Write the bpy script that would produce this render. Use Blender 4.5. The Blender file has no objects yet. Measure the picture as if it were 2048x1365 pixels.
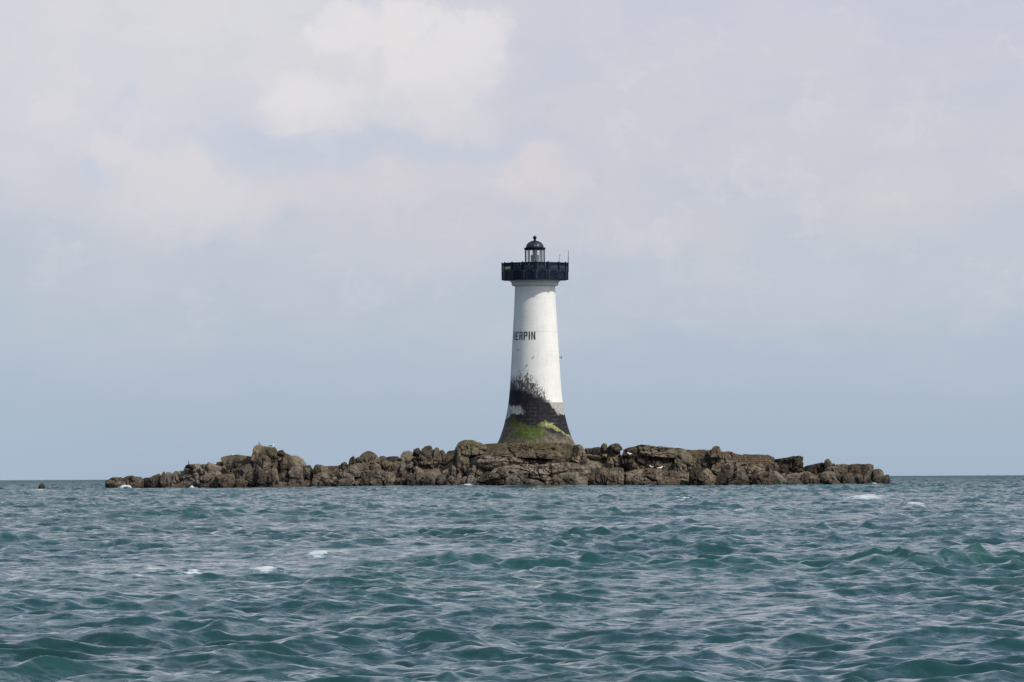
import bpy, bmesh, math, random
import numpy as np
from mathutils import Vector, Matrix, Euler

random.seed(4)
SC = bpy.context.scene
COL = SC.collection
R = math.radians

# ------------------------------------------------------------------ camera
FPX = 11378.0            # focal length in pixels of the 2048 px wide photograph (200 mm lens)
EYE = 1.5                # eye height of somebody in a small boat
DIST = 650.0             # distance of the tower
HOR = 949.0              # row of the true horizontal
ROLL = -0.0049
EARTH = 6.371e6

cam_d = bpy.data.cameras.new('camera')
cam = bpy.data.objects.new('camera', cam_d)
COL.objects.link(cam)
cam_d.sensor_width = 36.0
cam_d.lens = 36.0 * FPX / 2048.0
cam_d.clip_start = 0.5
cam_d.clip_end = 60000.0
PITCH = math.atan((HOR - 682.5) / FPX)
rot = Matrix.Rotation(R(90) + PITCH, 3, 'X') @ Matrix.Rotation(ROLL, 3, 'Z')
cam.matrix_world = Matrix.Translation((0, 0, EYE)) @ rot.to_4x4()
SC.camera = cam


def at(px, py, Y):
    """the point at distance Y seen at photograph pixel (px, py)"""
    d = rot @ Vector(((px - 1024.0) / FPX, -(py - 682.5) / FPX, -1.0))
    t = Y / d.y
    return Vector((d.x * t, Y, EYE + d.z * t))


# ------------------------------------------------------------------ sun
SUN_AZ, SUN_EL = 55.0, 45.0      # azimuth measured from the tower-to-camera direction towards the right
sdir = Vector((math.sin(R(SUN_AZ)) * math.cos(R(SUN_EL)), -math.cos(R(SUN_AZ)) * math.cos(R(SUN_EL)), math.sin(R(SUN_EL))))
sun_d = bpy.data.lights.new('sun', 'SUN')
sun_d.energy = 3.1
sun_d.angle = R(0.6)
sun_d.color = (1.0, 0.95, 0.86)
sun = bpy.data.objects.new('sun', sun_d)
sun.rotation_euler = sdir.to_track_quat('Z', 'Y').to_euler()
COL.objects.link(sun)

SC.view_settings.view_transform = 'Standard'
SC.view_settings.look = 'None'
SC.view_settings.exposure = 0.0
SC.view_settings.gamma = 1.0


# ------------------------------------------------------------------ node helpers
class NT:
    def __init__(self, tree):
        self.t = tree
        self.n = tree.nodes
        self.l = tree.links

    def put(self, sock, v):
        if hasattr(v, 'is_linked'):
            self.l.new(v, sock)
        elif isinstance(v, (tuple, list)) and len(v) == 3 and sock.type == 'RGBA':
            sock.default_value = (*v, 1.0)
        else:
            sock.default_value = v

    def node(self, typ, **kw):
        n = self.n.new(typ)
        for k, v in kw.items():
            setattr(n, k, v)
        return n

    def m(self, op, a, b=None, c=None, clamp=False):
        n = self.n.new('ShaderNodeMath')
        n.operation = op
        n.use_clamp = clamp
        for i, v in enumerate((a, b, c)):
            if v is not None:
                self.put(n.inputs[i], v)
        return n.outputs[0]

    def add(self, a, b): return self.m('ADD', a, b)
    def sub(self, a, b): return self.m('SUBTRACT', a, b)
    def mul(self, a, b): return self.m('MULTIPLY', a, b)

    def vm(self, op, a, b=None):
        n = self.n.new('ShaderNodeVectorMath')
        n.operation = op
        self.put(n.inputs[0], a)
        if b is not None:
            self.put(n.inputs[3] if op == 'SCALE' else n.inputs[1], b)
        return n.outputs[1] if op in ('LENGTH', 'DOT_PRODUCT', 'DISTANCE') else n.outputs[0]

    def xyz(self, x, y, z):
        n = self.n.new('ShaderNodeCombineXYZ')
        for i, v in enumerate((x, y, z)):
            self.put(n.inputs[i], v)
        return n.outputs[0]

    def sep(self, v):
        n = self.n.new('ShaderNodeSeparateXYZ')
        self.l.new(v, n.inputs[0])
        return n.outputs[0], n.outputs[1], n.outputs[2]

    def noise(self, vec, scale, detail=4.0, rough=0.55, dist=0.0):
        n = self.n.new('ShaderNodeTexNoise')
        self.l.new(vec, n.inputs['Vector'])
        n.inputs['Scale'].default_value = scale
        n.inputs['Detail'].default_value = detail
        n.inputs['Roughness'].default_value = rough
        n.inputs['Distortion'].default_value = dist
        return n.outputs[0]

    def noisec(self, vec, scale, detail=3.0, rough=0.55):
        n = self.n.new('ShaderNodeTexNoise')
        self.l.new(vec, n.inputs['Vector'])
        n.inputs['Scale'].default_value = scale
        n.inputs['Detail'].default_value = detail
        n.inputs['Roughness'].default_value = rough
        return n.outputs[1]

    def smooth(self, v, lo, hi, tlo=0.0, thi=1.0):
        n = self.n.new('ShaderNodeMapRange')
        n.interpolation_type = 'SMOOTHSTEP'
        self.put(n.inputs[0], v)
        self.put(n.inputs[1], lo)
        self.put(n.inputs[2], hi)
        self.put(n.inputs[3], tlo)
        self.put(n.inputs[4], thi)
        return n.outputs[0]

    def lin(self, v, lo, hi, tlo=0.0, thi=1.0):
        n = self.n.new('ShaderNodeMapRange')
        self.put(n.inputs[0], v)
        n.inputs[1].default_value = lo
        n.inputs[2].default_value = hi
        n.inputs[3].default_value = tlo
        n.inputs[4].default_value = thi
        return n.outputs[0]

    def mix(self, f, a, b, blend='MIX'):
        n = self.n.new('ShaderNodeMix')
        n.data_type = 'RGBA'
        n.blend_type = blend
        n.clamp_factor = True
        self.put(n.inputs[0], f)
        self.put(n.inputs[6], a)
        self.put(n.inputs[7], b)
        return n.outputs[2]

    def ramp(self, v, stops, interp='LINEAR'):
        n = self.n.new('ShaderNodeValToRGB')
        n.color_ramp.interpolation = interp
        e = n.color_ramp.elements
        while len(e) < len(stops):
            e.new(0.5)
        for el, (p, c) in zip(e, stops):
            el.position = p
            el.color = (*c, 1.0)
        self.put(n.inputs[0], v)
        return n.outputs[0]

    def blob(self, u, v, cx, cy, rx, ry, soft_in, soft_out, cloud=False):
        """1 inside an ellipse, 0 outside, smooth between the relative radii soft_in and soft_out"""
        a = self.mul(self.sub(u, cx), 1.0 / rx)
        b = self.mul(self.sub(v, cy), 1.0 / ry)
        d = self.m('SQRT', self.add(self.mul(a, a), self.mul(b, b)))
        if cloud:       # cumulus: crisp on top, melting away below
            low = self.smooth(b, 0.35, -0.55)
            return self.smooth(d, self.add(soft_in, self.mul(low, -0.05 - soft_in)), self.add(soft_out, self.mul(low, 0.22)), 1.0, 0.0)
        return self.smooth(d, soft_in, soft_out, 1.0, 0.0)


def s2l(r, g, b):
    f = lambda c: (c / 255.0 / 12.92) if c / 255.0 <= 0.04045 else ((c / 255.0 + 0.055) / 1.055) ** 2.4
    return (f(r), f(g), f(b))


# ------------------------------------------------------------------ world: Nishita sky with cloud and haze layers
world = bpy.data.worlds.new('World')
SC.world = world
world.use_nodes = True
W = NT(world.node_tree)
bg = W.n['Background']
STR = 0.1
bg.inputs[1].default_value = STR
sky = W.n.new('ShaderNodeTexSky')
sky.sky_type = 'NISHITA'
sky.sun_disc = False
sky.sun_elevation = R(SUN_EL)
sky.sun_rotation = math.atan2(sdir.x, sdir.y)
sky.air_density = 1.0
sky.dust_density = 1.0
tc = W.n.new('ShaderNodeTexCoord')
dvec = tc.outputs['Generated']
dx, dy, dz = W.sep(dvec)
az = W.m('ARCTAN2', dx, dy)
el = W.m('ARCSINE', dz)
DEG = 180 / math.pi
U0 = W.mul(az, DEG)                    # degrees right of the tower's bearing
V0 = W.mul(el, DEG)                    # degrees above the horizon
qv = W.xyz(U0, V0, 0.0)


def deg(px, py):
    return (px - 1024) / FPX * DEG, (HOR - py) / FPX * DEG


base = W.ramp(W.lin(V0, -1.0, 9.0), [
    (0.10, s2l(166, 183, 203)), (0.15, s2l(169, 186, 204)), (0.225, s2l(179, 192, 208)), (0.28, s2l(187, 197, 210)), (0.33, s2l(195, 201, 212)),
    (0.40, s2l(200, 203, 214)), (0.48, s2l(203, 205, 216)), (0.58, s2l(203, 205, 218)), (1.0, s2l(196, 200, 216))])
# slow mottling, blue gaps against warm lavender veils
n1 = W.noise(W.xyz(W.mul(U0, 0.55), W.mul(V0, 1.5), 3.1), 0.9, 5.0, 0.55)
n2 = W.noise(W.xyz(W.mul(U0, 0.7), W.mul(V0, 1.2), 8.7), 2.2, 5.0, 0.6)
veil = W.smooth(W.add(W.mul(n1, 0.7), W.mul(n2, 0.3)), 0.42, 0.64)
veil = W.mul(veil, W.smooth(V0, 0.2, 2.6))
base = W.mix(W.mul(veil, 0.42), base, s2l(208, 206, 215))
gap = W.smooth(n1, 0.52, 0.34)
base = W.mix(W.mul(gap, 0.18), base, s2l(176, 191, 211))
base = W.mix(W.mul(W.smooth(U0, -3.6, -5.6), W.mul(W.smooth(V0, 3.6, 1.8), 0.32)), base, s2l(170, 190, 208))
# billow warp for the cumulus
w1 = W.noisec(qv, 0.9, 5.0, 0.6)
w2 = W.noisec(qv, 3.2, 5.0, 0.6)
wx1, wy1, _ = W.sep(w1)
wx2, wy2, _ = W.sep(w2)
Uw = W.add(U0, W.add(W.mul(W.sub(wx1, 0.5), 1.0), W.mul(W.sub(wx2, 0.5), 0.50)))
Vw = W.add(V0, W.add(W.mul(W.sub(wy1, 0.5), 0.8), W.mul(W.sub(wy2, 0.5), 0.42)))


def cb(px, py, rx, ry, si, so):
    cx, cy = deg(px, py)
    k = DEG / FPX
    return W.blob(Uw, Vw, cx, cy, rx * k, ry * k, si, so, True)


WARM = s2l(229, 226, 227)
WHITE = s2l(222, 221, 224)
PINK = s2l(215, 210, 216)
BLUE = s2l(195, 203, 218)
c = base
for (px, py, rx, ry, si, so, f, colr) in [
    (420, 40, 620, 250, 0.30, 1.15, 0.75, WHITE),
    (120, 190, 420, 230, 0.20, 1.15, 0.60, s2l(214, 214, 221)),
    (330, 330, 250, 120, 0.35, 1.15, 0.50, s2l(217, 216, 221)),
    (600, 285, 330, 48, 0.20, 1.25, 0.80, BLUE),
    (960, 285, 240, 45, 0.20, 1.25, 0.60, BLUE),
    (470, 220, 150, 60, 0.10, 1.20, 0.35, BLUE),
    (255, 215, 44, 66, 0.10, 1.25, 0.70, s2l(203, 208, 221)),
    (182, 340, 40, 70, 0.25, 1.20, 0.55, s2l(200, 207, 220)),
    (395, 375, 95, 90, 0.50, 1.06, 0.65, s2l(216, 215, 220)),
    (300, 390, 120, 90, 0.45, 1.10, 0.45, s2l(216, 214, 219)),
    (470, 410, 110, 70, 0.62, 1.08, 0.60, s2l(214, 212, 219)),
    (660, 385, 200, 60, 0.30, 1.15, 0.60, PINK),
    (840, 350, 160, 60, 0.30, 1.15, 0.45, PINK),
    (1080, 350, 110, 85, 0.35, 1.10, 0.60, s2l(216, 211, 216)),
    (1000, 390, 130, 50, 0.30, 1.15, 0.40, PINK),
    (1270, 440, 150, 80, 0.20, 1.18, 0.35, PINK),
    (1430, 450, 120, 70, 0.2, 1.18, 0.35, s2l(210, 207, 213)),
    (1760, 410, 170, 90, 0.15, 1.18, 0.50, s2l(216, 210, 214)),
    (1640, 210, 95, 32, 0.20, 1.15, 0.45, s2l(212, 210, 216)),
    (1230, 225, 260, 30, 0.15, 1.20, 0.45, s2l(208, 206, 216)),
    (1520, 235, 220, 26, 0.15, 1.20, 0.35, s2l(209, 207, 216)),
    (640, 195, 160, 70, 0.10, 1.20, 0.70, WARM),
    (870, 125, 175, 130, 0.55, 1.05, 0.85, s2l(226, 223, 225)),
    (800, 45, 110, 80, 0.6, 1.05, 0.75, WARM),
    (690, 55, 85, 65, 0.40, 1.12, 0.70, WARM),
    (930, 95, 95, 85, 0.40, 1.08, 0.60, s2l(226, 223, 226)),
    (700, 98, 90, 20, 0.10, 1.25, 0.45, s2l(212, 213, 219)),
    (950, 155, 40, 30, 0.10, 1.25, 0.35, s2l(216, 215, 220)),
    (860, 225, 160, 35, 0.10, 1.25, 0.45, s2l(214, 213, 220)),
]:
    c = W.mix(W.mul(cb(px, py, rx, ry, si, so), f), c, colr)
# crisp heads of the billows
Uq = W.add(U0, W.add(W.mul(W.sub(wx1, 0.5), 0.35), W.mul(W.sub(wx2, 0.5), 0.30)))
Vq = W.add(V0, W.add(W.mul(W.sub(wy1, 0.5), 0.30), W.mul(W.sub(wy2, 0.5), 0.26)))
for (px, py, rx, ry, f, colr) in [
    (690, 30, 55, 48, 0.55, WARM), (648, 70, 42, 34, 0.45, WARM), (792, 28, 48, 44, 0.60, WARM), (856, 52, 52, 46, 0.55, s2l(228, 226, 228)), (940, 66, 62, 52, 0.60, s2l(228, 226, 228)),
    (985, 118, 48, 56, 0.55, s2l(226, 224, 227)), (930, 150, 80, 58, 0.45, s2l(225, 223, 226)), (800, 120, 90, 60, 0.45, WARM), (610, 175, 75, 48, 0.45, WARM), (560, 205, 55, 36, 0.40, WARM),
    (402, 345, 42, 44, 0.75, s2l(217, 215, 220)), (462, 385, 46, 46, 0.65, s2l(215, 213, 219)), (320, 335, 60, 40, 0.55, s2l(217, 215, 220)), (1086, 315, 50, 42, 0.60, s2l(216, 212, 217)),
    (1130, 365, 58, 40, 0.40, s2l(215, 210, 215)), (745, 8, 24, 30, 0.75, s2l(206, 209, 222)), (262, 205, 26, 40, 0.30, s2l(204, 208, 221)), (120, 245, 85, 60, 0.40, s2l(218, 217, 222)), (215, 300, 60, 50, 0.45, s2l(218, 216, 221)),
    (40, 335, 85, 60, 0.40, s2l(216, 216, 221)), (180, 345, 26, 42, 0.55, s2l(198, 205, 219)), (640, 275, 220, 26, 0.55, s2l(196, 203, 218)), (430, 262, 60, 40, 0.45, s2l(199, 205, 219)),
]:
    cx, cy = deg(px, py)
    k_ = DEG / FPX
    c = W.mix(W.mul(W.blob(Uq, Vq, cx, cy, rx * k_, ry * k_, 0.55, 1.05, True), f), c, colr)
# fine billow texture inside the clouds
nb = W.noise(W.vm('ADD', qv, W.xyz(wx2, wy2, 0.0)), 1.6, 6.0, 0.58)
c = W.mix(W.mul(W.smooth(nb, 0.50, 0.72), W.mul(W.smooth(V0, 0.8, 2.6), 0.30)), c, s2l(224, 221, 224))
c = W.mix(W.mul(W.smooth(nb, 0.48, 0.28), W.mul(W.smooth(V0, 0.4, 2.0), 0.22)), c, s2l(192, 201, 214))
# the rest of the sky, above the picture: broken cloud that thins out towards the zenith
sph = W.vm('MULTIPLY', dvec, (1.0, 1.0, 2.0))
nz = W.noise(sph, 3.4, 6.0, 0.58)
rest = W.mix(W.smooth(nz, 0.40, 0.66), s2l(126, 153, 185), s2l(178, 190, 202))
c = W.mix(W.smooth(V0, 5.0, 13.0), c, rest)
c10 = W.vm('SCALE', c, 1.0 / STR)
# the hazy glow of the bright sky about the sun
sd = W.vm('DOT_PRODUCT', dvec, tuple(sdir))
glow = W.m('POWER', W.m('MAXIMUM', sd, 0.0), 5.0)
c10 = W.vm('ADD', c10, W.vm('SCALE', W.xyz(16.0, 15.0, 13.6), glow))
cover = W.lin(V0, 8.0, 60.0, 0.97, 0.40)
final = W.mix(cover, sky.outputs[0], c10)
W.l.new(final, bg.inputs[0])

# ------------------------------------------------------------------ object helpers


def tag(o, label=None, cat=None, group=None, kind=None):
    if label: o['label'] = label
    if cat: o['category'] = cat
    if group: o['group'] = group
    if kind: o['kind'] = kind
    return o


def link(name, me, mats, parent=None):
    o = bpy.data.objects.new(name, me)
    for mt in (mats if isinstance(mats, (list, tuple)) else [mats]):
        me.materials.append(mt)
    COL.objects.link(o)
    if parent:
        o.parent = parent
    return o


def mesh_np(name, V, F, smooth=True):
    """V (n,3) float array, F (m,4) quads or list of faces"""
    me = bpy.data.meshes.new(name)
    V = np.asarray(V, np.float32)
    if isinstance(F, np.ndarray):
        k = F.shape[1]
        me.vertices.add(len(V))
        me.vertices.foreach_set('co', V.ravel())
        me.loops.add(F.size)
        me.loops.foreach_set('vertex_index', F.ravel().astype(np.int32))
        me.polygons.add(len(F))
        me.polygons.foreach_set('loop_start', np.arange(0, F.size, k, dtype=np.int32))
        me.polygons.foreach_set('loop_total', np.full(len(F), k, np.int32))
        me.update(calc_edges=True)
    else:
        me.from_pydata([tuple(v) for v in V], [], [tuple(f) for f in F])
        me.update()
    if smooth:
        me.polygons.foreach_set('use_smooth', np.ones(len(me.polygons), bool))
    return me


def empty(name, loc=(0, 0, 0)):
    o = bpy.data.objects.new(name, None)
    o.location = loc
    o.empty_display_size = 0.2
    COL.objects.link(o)
    return o


def mat(name, rough=0.8, spec=0.3):
    m = bpy.data.materials.new(name)
    m.use_nodes = True
    t = NT(m.node_tree)
    p = t.n['Principled BSDF']
    p.inputs['Roughness'].default_value = rough
    p.inputs['Specular IOR Level'].default_value = spec
    return m, t, p


# ------------------------------------------------------------------ vectorised noise
_rng = np.random.RandomState(7)
_perm = np.concatenate([_rng.permutation(256)] * 3).astype(np.int32)
_grad = _rng.normal(size=(256, 3)).astype(np.float32)
_grad /= np.linalg.norm(_grad, axis=1, keepdims=True)


def perlin(P):
    P = np.asarray(P, np.float32)
    i = np.floor(P).astype(np.int32)
    f = P - i
    u = f * f * f * (f * (f * 6 - 15) + 10)
    i &= 255
    out = 0
    for a in (0, 1):
        for b in (0, 1):
            for d in (0, 1):
                h = _perm[_perm[_perm[(i[:, 0] + a) & 255] + ((i[:, 1] + b) & 255)] + ((i[:, 2] + d) & 255)]
                g = _grad[h]
                dot = g[:, 0] * (f[:, 0] - a) + g[:, 1] * (f[:, 1] - b) + g[:, 2] * (f[:, 2] - d)
                w = (u[:, 0] if a else 1 - u[:, 0]) * (u[:, 1] if b else 1 - u[:, 1]) * (u[:, 2] if d else 1 - u[:, 2])
                out = out + w * dot
    return out


def fbm(P, octv=4, lac=2.1, gain=0.5):
    s, a = 0, 1.0
    for _ in range(octv):
        s = s + a * perlin(P)
        P = P * lac + 17.3
        a *= gain
    return s


def ridged(P, octv=4):
    s, a = 0, 1.0
    for _ in range(octv):
        s = s + a * (1 - 2.5 * np.abs(perlin(P)))
        P = P * 2.1 + 9.1
        a *= 0.5
    return s


# ------------------------------------------------------------------ rock material


def rock_material(name, moss=0.0, dark=0.0, ochre=0.28, gain=1.0):
    m, t, p = mat(name, 0.92, 0.12)
    geo = t.n.new('ShaderNodeNewGeometry')
    pos = geo.outputs['Position']
    nx, ny, nz = t.sep(geo.outputs['Normal'])
    px_, py_, pz_ = t.sep(pos)
    oi = t.n.new('ShaderNodeObjectInfo')
    a = t.noise(pos, 0.55, 5, 0.6)
    b = t.noise(pos, 2.4, 5, 0.65)
    sp = t.noise(pos, 7.0, 3, 0.7)
    st = t.noise(t.vm('MULTIPLY', pos, (0.5, 0.5, 3.0)), 1.6, 4, 0.6)
    col = t.ramp(a, [(0.26, (0.052, 0.041, 0.031)), (0.44, (0.132, 0.107, 0.081)), (0.58, (0.225, 0.184, 0.141)), (0.76, (0.33, 0.277, 0.216))])
    col = t.mix(t.mul(t.smooth(b, 0.54, 0.38), 0.85), col, (0.040, 0.033, 0.029))
    col = t.mix(t.mul(t.smooth(sp, 0.54, 0.70), 0.55), col, (0.34, 0.285, 0.22))
    col = t.mix(t.mul(t.smooth(sp, 0.46, 0.33), 0.65), col, (0.032, 0.027, 0.026))
    col = t.mix(t.mul(t.smooth(st, 0.60, 0.74), 0.35), col, (0.25, 0.20, 0.15))
    # ochre and sage lichen on the dry tops
    up = t.smooth(t.add(nz, t.mul(t.sub(b, 0.5), 1.4)), 0.15, 0.85)
    hi = t.smooth(pz_, 1.0, 3.2)
    col = t.mix(t.mul(t.mul(up, hi), ochre), col, t.mix(t.smooth(a, 0.42, 0.6), (0.185, 0.155, 0.085), (0.27, 0.20, 0.105)))
    # green weed film
    g2 = t.noise(pos, 1.1, 4, 0.6)
    col = t.mix(t.mul(t.smooth(g2, 0.50, 0.68), 0.12), col, (0.085, 0.090, 0.045))
    if moss > 0:
        mm = t.mul(t.smooth(t.add(nz, t.mul(t.sub(g2, 0.5), 2.2)), 0.20, 0.85), moss * 0.8)
        mm = t.mul(mm, t.mul(t.smooth(pz_, 3.4, 4.9), t.smooth(g2, 0.40, 0.60)))
        col = t.mix(mm, col, t.mix(t.smooth(b, 0.4, 0.6), (0.080, 0.088, 0.022), (0.18, 0.150, 0.06)))
    # black tar lichen / weed near the water
    tide = t.smooth(t.add(pz_, t.mul(t.sub(b, 0.5), 1.2)), 1.0, 0.25)
    col = t.mix(t.mul(tide, 0.70), col, (0.045, 0.036, 0.032))
    # droppings below the perching places
    gp = at(1188, 933, 641.0)
    gd = t.vm('DISTANCE', t.vm('MULTIPLY', pos, (1.0, 0.12, 1.0)), (gp.x, gp.y * 0.12, gp.z))
    col = t.mix(t.mul(t.smooth(t.add(gd, t.mul(b, 0.5)), 0.72, 0.42), 0.8), col, (0.55, 0.54, 0.5))
    gs = t.noise(t.vm('MULTIPLY', pos, (1.0, 1.0, 0.45)), 3.3, 2, 0.5)
    col = t.mix(t.mul(t.mul(t.smooth(gs, 0.71, 0.77), hi), 0.7), col, (0.5, 0.48, 0.43))
    hs = t.n.new('ShaderNodeHueSaturation')
    t.put(hs.inputs['Color'], col)
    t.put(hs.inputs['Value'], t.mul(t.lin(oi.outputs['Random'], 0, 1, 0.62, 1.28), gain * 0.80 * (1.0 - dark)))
    t.put(hs.inputs['Saturation'], t.lin(t.m('FRACT', t.mul(oi.outputs['Random'], 7.31)), 0, 1, 0.80, 1.12))
    t.l.new(hs.outputs[0], p.inputs['Base Color'])
    bp = t.n.new('ShaderNodeBump')
    bp.inputs['Strength'].default_value = 1.0
    bp.inputs['Distance'].default_value = 0.22
    hgt = t.add(t.mul(b, 0.9), t.add(t.mul(sp, 0.45), t.mul(st, 0.6)))
    t.l.new(hgt, bp.inputs['Height'])
    t.l.new(bp.outputs[0], p.inputs['Normal'])
    return m


M_ROCK = rock_material('rock')
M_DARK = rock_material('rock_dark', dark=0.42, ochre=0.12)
M_MOSS = rock_material('rock_mossy', moss=0.95, ochre=0.12, gain=1.25)
M_OCHRE = rock_material('rock_ochre', ochre=0.60, gain=1.05)
M_PALE = rock_material('rock_pale', ochre=0.15, gain=1.32)
MATS = {'r': M_ROCK, 'd': M_DARK, 'm': M_MOSS, 'o': M_OCHRE, 'p': M_PALE}

_seed = [0]


def rock_mesh(name, poly, dy, thick=None, strata=0.0, tilt=None, up=None, amp=1.0, org=None):
    """a jointed block of rock: outline as seen from the sea, with its own thickness, facets, ledges and erosion"""
    _seed[0] += 1
    rs = np.random.RandomState(100 + _seed[0])
    Y = DIST + dy
    P = np.array([tuple(at(x, y, Y)) for x, y in poly])[:, [0, 2]]
    x, z = P[:, 0], P[:, 1]
    x2, z2 = np.roll(x, -1), np.roll(z, -1)
    cr = x * z2 - x2 * z
    A = cr.sum() / 2
    c = np.array([((x + x2) * cr).sum() / (6 * A), ((z + z2) * cr).sum() / (6 * A)])
    w, h = np.ptp(x), np.ptp(z)
    per = np.hypot(x2 - x, z2 - z).sum()
    N = int(np.clip(per / 0.085, 80, 340))
    ang = np.linspace(0, 2 * np.pi, N, endpoint=False)
    dirs = np.stack([np.cos(ang), np.sin(ang)], 1)
    Q = P - c
    Q2 = np.roll(Q, -1, axis=0)
    E = Q2 - Q
    rad = np.zeros(N)
    for q, e in zip(Q, E):
        den = dirs[:, 0] * e[1] - dirs[:, 1] * e[0]
        den = np.where(np.abs(den) < 1e-9, 1e-9, den)
        tt = (q[0] * e[1] - q[1] * e[0]) / den
        uu = (q[0] * dirs[:, 1] - q[1] * dirs[:, 0]) / den
        ok = (uu >= -1e-6) & (uu <= 1 + 1e-6) & (tt > 0)
        rad = np.where(ok, np.maximum(rad, tt), rad)
    k = np.array([0, 1, 3, 1, 0], float)
    k /= k.sum()
    rad = sum(kk * np.roll(rad, s - 2) for s, kk in enumerate(k))
    if thick is None:
        thick = float(np.clip(0.62 * math.sqrt(w * min(h, 3.5)), 0.35, 3.6))
    pe = rs.uniform(4.0, 8.0)
    tq = np.linspace(-np.pi / 2, np.pi / 2, 800)
    scq = np.abs(np.cos(tq)) ** (2 / pe)
    syq = -np.sign(np.sin(tq)) * np.abs(np.sin(tq)) ** (2 / pe)
    rm = 0.5 * min(w, h) + 0.25 * abs(w - h)
    ds = np.hypot(np.diff(scq) * rm, np.diff(syq) * thick) * np.where(tq[1:] < -0.3, 0.35, 1.0)
    arc = np.concatenate([[0], np.cumsum(ds)])
    L = int(np.clip(arc[-1] / 0.09, 16, 110))
    lv_ = np.linspace(0, arc[-1], L)
    sc = np.interp(lv_, arc, scq)
    sy = np.interp(lv_, arc, syq)
    X = c[0] + sc[:, None] * rad[None] * dirs[None, :, 0]
    Z = c[1] + sc[:, None] * rad[None] * dirs[None, :, 1]
    Yl = thick * sy[:, None] + np.zeros((1, N))
    V = np.stack([X, Yl, Z], -1).reshape(-1, 3)
    cc = np.array([c[0], 0.0, c[1]])
    # front facets
    for _ in range(9):
        n = np.array([rs.normal(0, 0.8), -abs(rs.normal(0.75, 0.3)), rs.normal(0.25, 0.6)])
        n /= np.linalg.norm(n)
        if abs(n[1]) < 0.35:
            continue
        pr = (V - cc) @ n
        d = pr.max() * rs.uniform(0.60, 0.90)
        ex = np.maximum(0, pr - d)
        # move mostly along depth so that the outline holds
        V[:, 1] -= ex / n[1] * 0.9
    up = rs.uniform(0.12, 0.5) if up is None else up
    tilt = rs.normal(0, 0.25) if tilt is None else tilt
    V[:, 1] += up * np.clip(V[:, 2] - c[1], -3, 3) + tilt * (V[:, 0] - c[0])
    W_ = V + np.array([0, Y, 0])
    nd = V - cc
    nd[:, 1] *= 1.6
    nd /= np.linalg.norm(nd, axis=1, keepdims=True) + 1e-6
    size = min(w, h)
    off = rs.uniform(0, 90, 3)
    a1 = min(0.34, 0.13 * size) * amp
    a2 = min(0.17, 0.07 * size) * amp
    d1 = perlin(W_ / 1.7 + off) * a1 * 1.5
    d2 = (ridged(W_ / 0.75 + off, 3) - 0.9) * a2 * 0.6
    front = np.clip(-nd[:, 1], 0, 1)
    disp = d1 * (0.35 + 0.65 * front) + d2 * (0.55 + 0.45 * front)
    if strata:
        ph = W_[:, 2] / strata + 1.1 * perlin(W_ / 3.0 + off) + 0.25 * perlin(W_ / 0.8)
        saw = ph - np.floor(ph)
        disp += front * 0.55 * strata * (np.minimum(saw * 5, 1) * (1.0 - 0.55 * saw) - 0.55)
    # broken faces: angular cells, each set back and tilted on its own, with fissures between them
    big = max(w, h)
    for spc, amp_c, fis in ((1.9, 0.30, 0.30), (0.62, 0.085, 0.13)):
        if big < spc * 1.3:
            continue
        ra_ = rs.normal(0, 0.35)
        U = np.stack([W_[:, 0] * math.cos(ra_) + W_[:, 2] * math.sin(ra_), W_[:, 1] * 0.7, (-W_[:, 0] * math.sin(ra_) + W_[:, 2] * math.cos(ra_)) * rs.uniform(0.8, 1.5)], 1) / spc
        U += 0.16 * np.stack([perlin(W_ / (0.5 * spc) + off), perlin(W_ / (0.5 * spc) + off + 20), perlin(W_ / (0.5 * spc) + off + 50)], 1)
        base_c = np.floor(U).astype(np.int32)
        f1 = np.full(len(U), 9.0); f2 = np.full(len(U), 9.0)
        val = np.zeros(len(U))
        for ix in (-1, 0, 1):
            for iy in (-1, 0, 1):
                for iz in (-1, 0, 1):
                    cI = base_c + (ix, iy, iz)
                    hh = _perm[_perm[_perm[cI[:, 0] & 255] + (cI[:, 1] & 255)] + (cI[:, 2] & 255)]
                    sd_ = cI + 0.5 + 0.45 * _grad[hh]
                    dl = U - sd_
                    dd = np.sqrt((dl ** 2).sum(1))
                    vv = (hh / 255.0 - 0.5) * 1.5 + (dl * _grad[(hh * 7 + 3) & 255]).sum(1) * 1.5
                    nr = dd < f1
                    f2 = np.where(nr, f1, np.minimum(f2, dd))
                    val = np.where(nr, vv, val)
                    f1 = np.where(nr, dd, f1)
        sz = min(1.0, size / (2.2 * spc) + 0.25) * amp
        disp += (0.22 + 0.78 * front) * sz * amp_c * np.clip(val, -1.3, 1.3)
        disp -= (0.10 + 0.9 * front) * sz * fis * np.exp(-((f2 - f1) / 0.07) ** 2)
    # joints: narrow steep clefts
    jt = np.abs(perlin(np.stack([W_[:, 0] / 1.2, W_[:, 1] / 2.5, W_[:, 2] / 4.2], 1) + off + 31))
    disp -= front * np.exp(-(jt / 0.028) ** 2) * min(0.65, 0.20 * size) * amp
    V = V + nd * disp[:, None]
    V[:, 1] += Y
    a = np.arange(L - 1)[:, None] * N
    b = np.arange(N)[None]
    b2 = (b + 1) % N
    F = np.stack([a + b, a + b2, a + N + b2, a + N + b], -1).reshape(-1, 4)
    V = V - np.array(org if org is not None else (0, 0, 0))
    me = mesh_np(name, V, F)
    return me, (c[0], Y, c[1])


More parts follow.
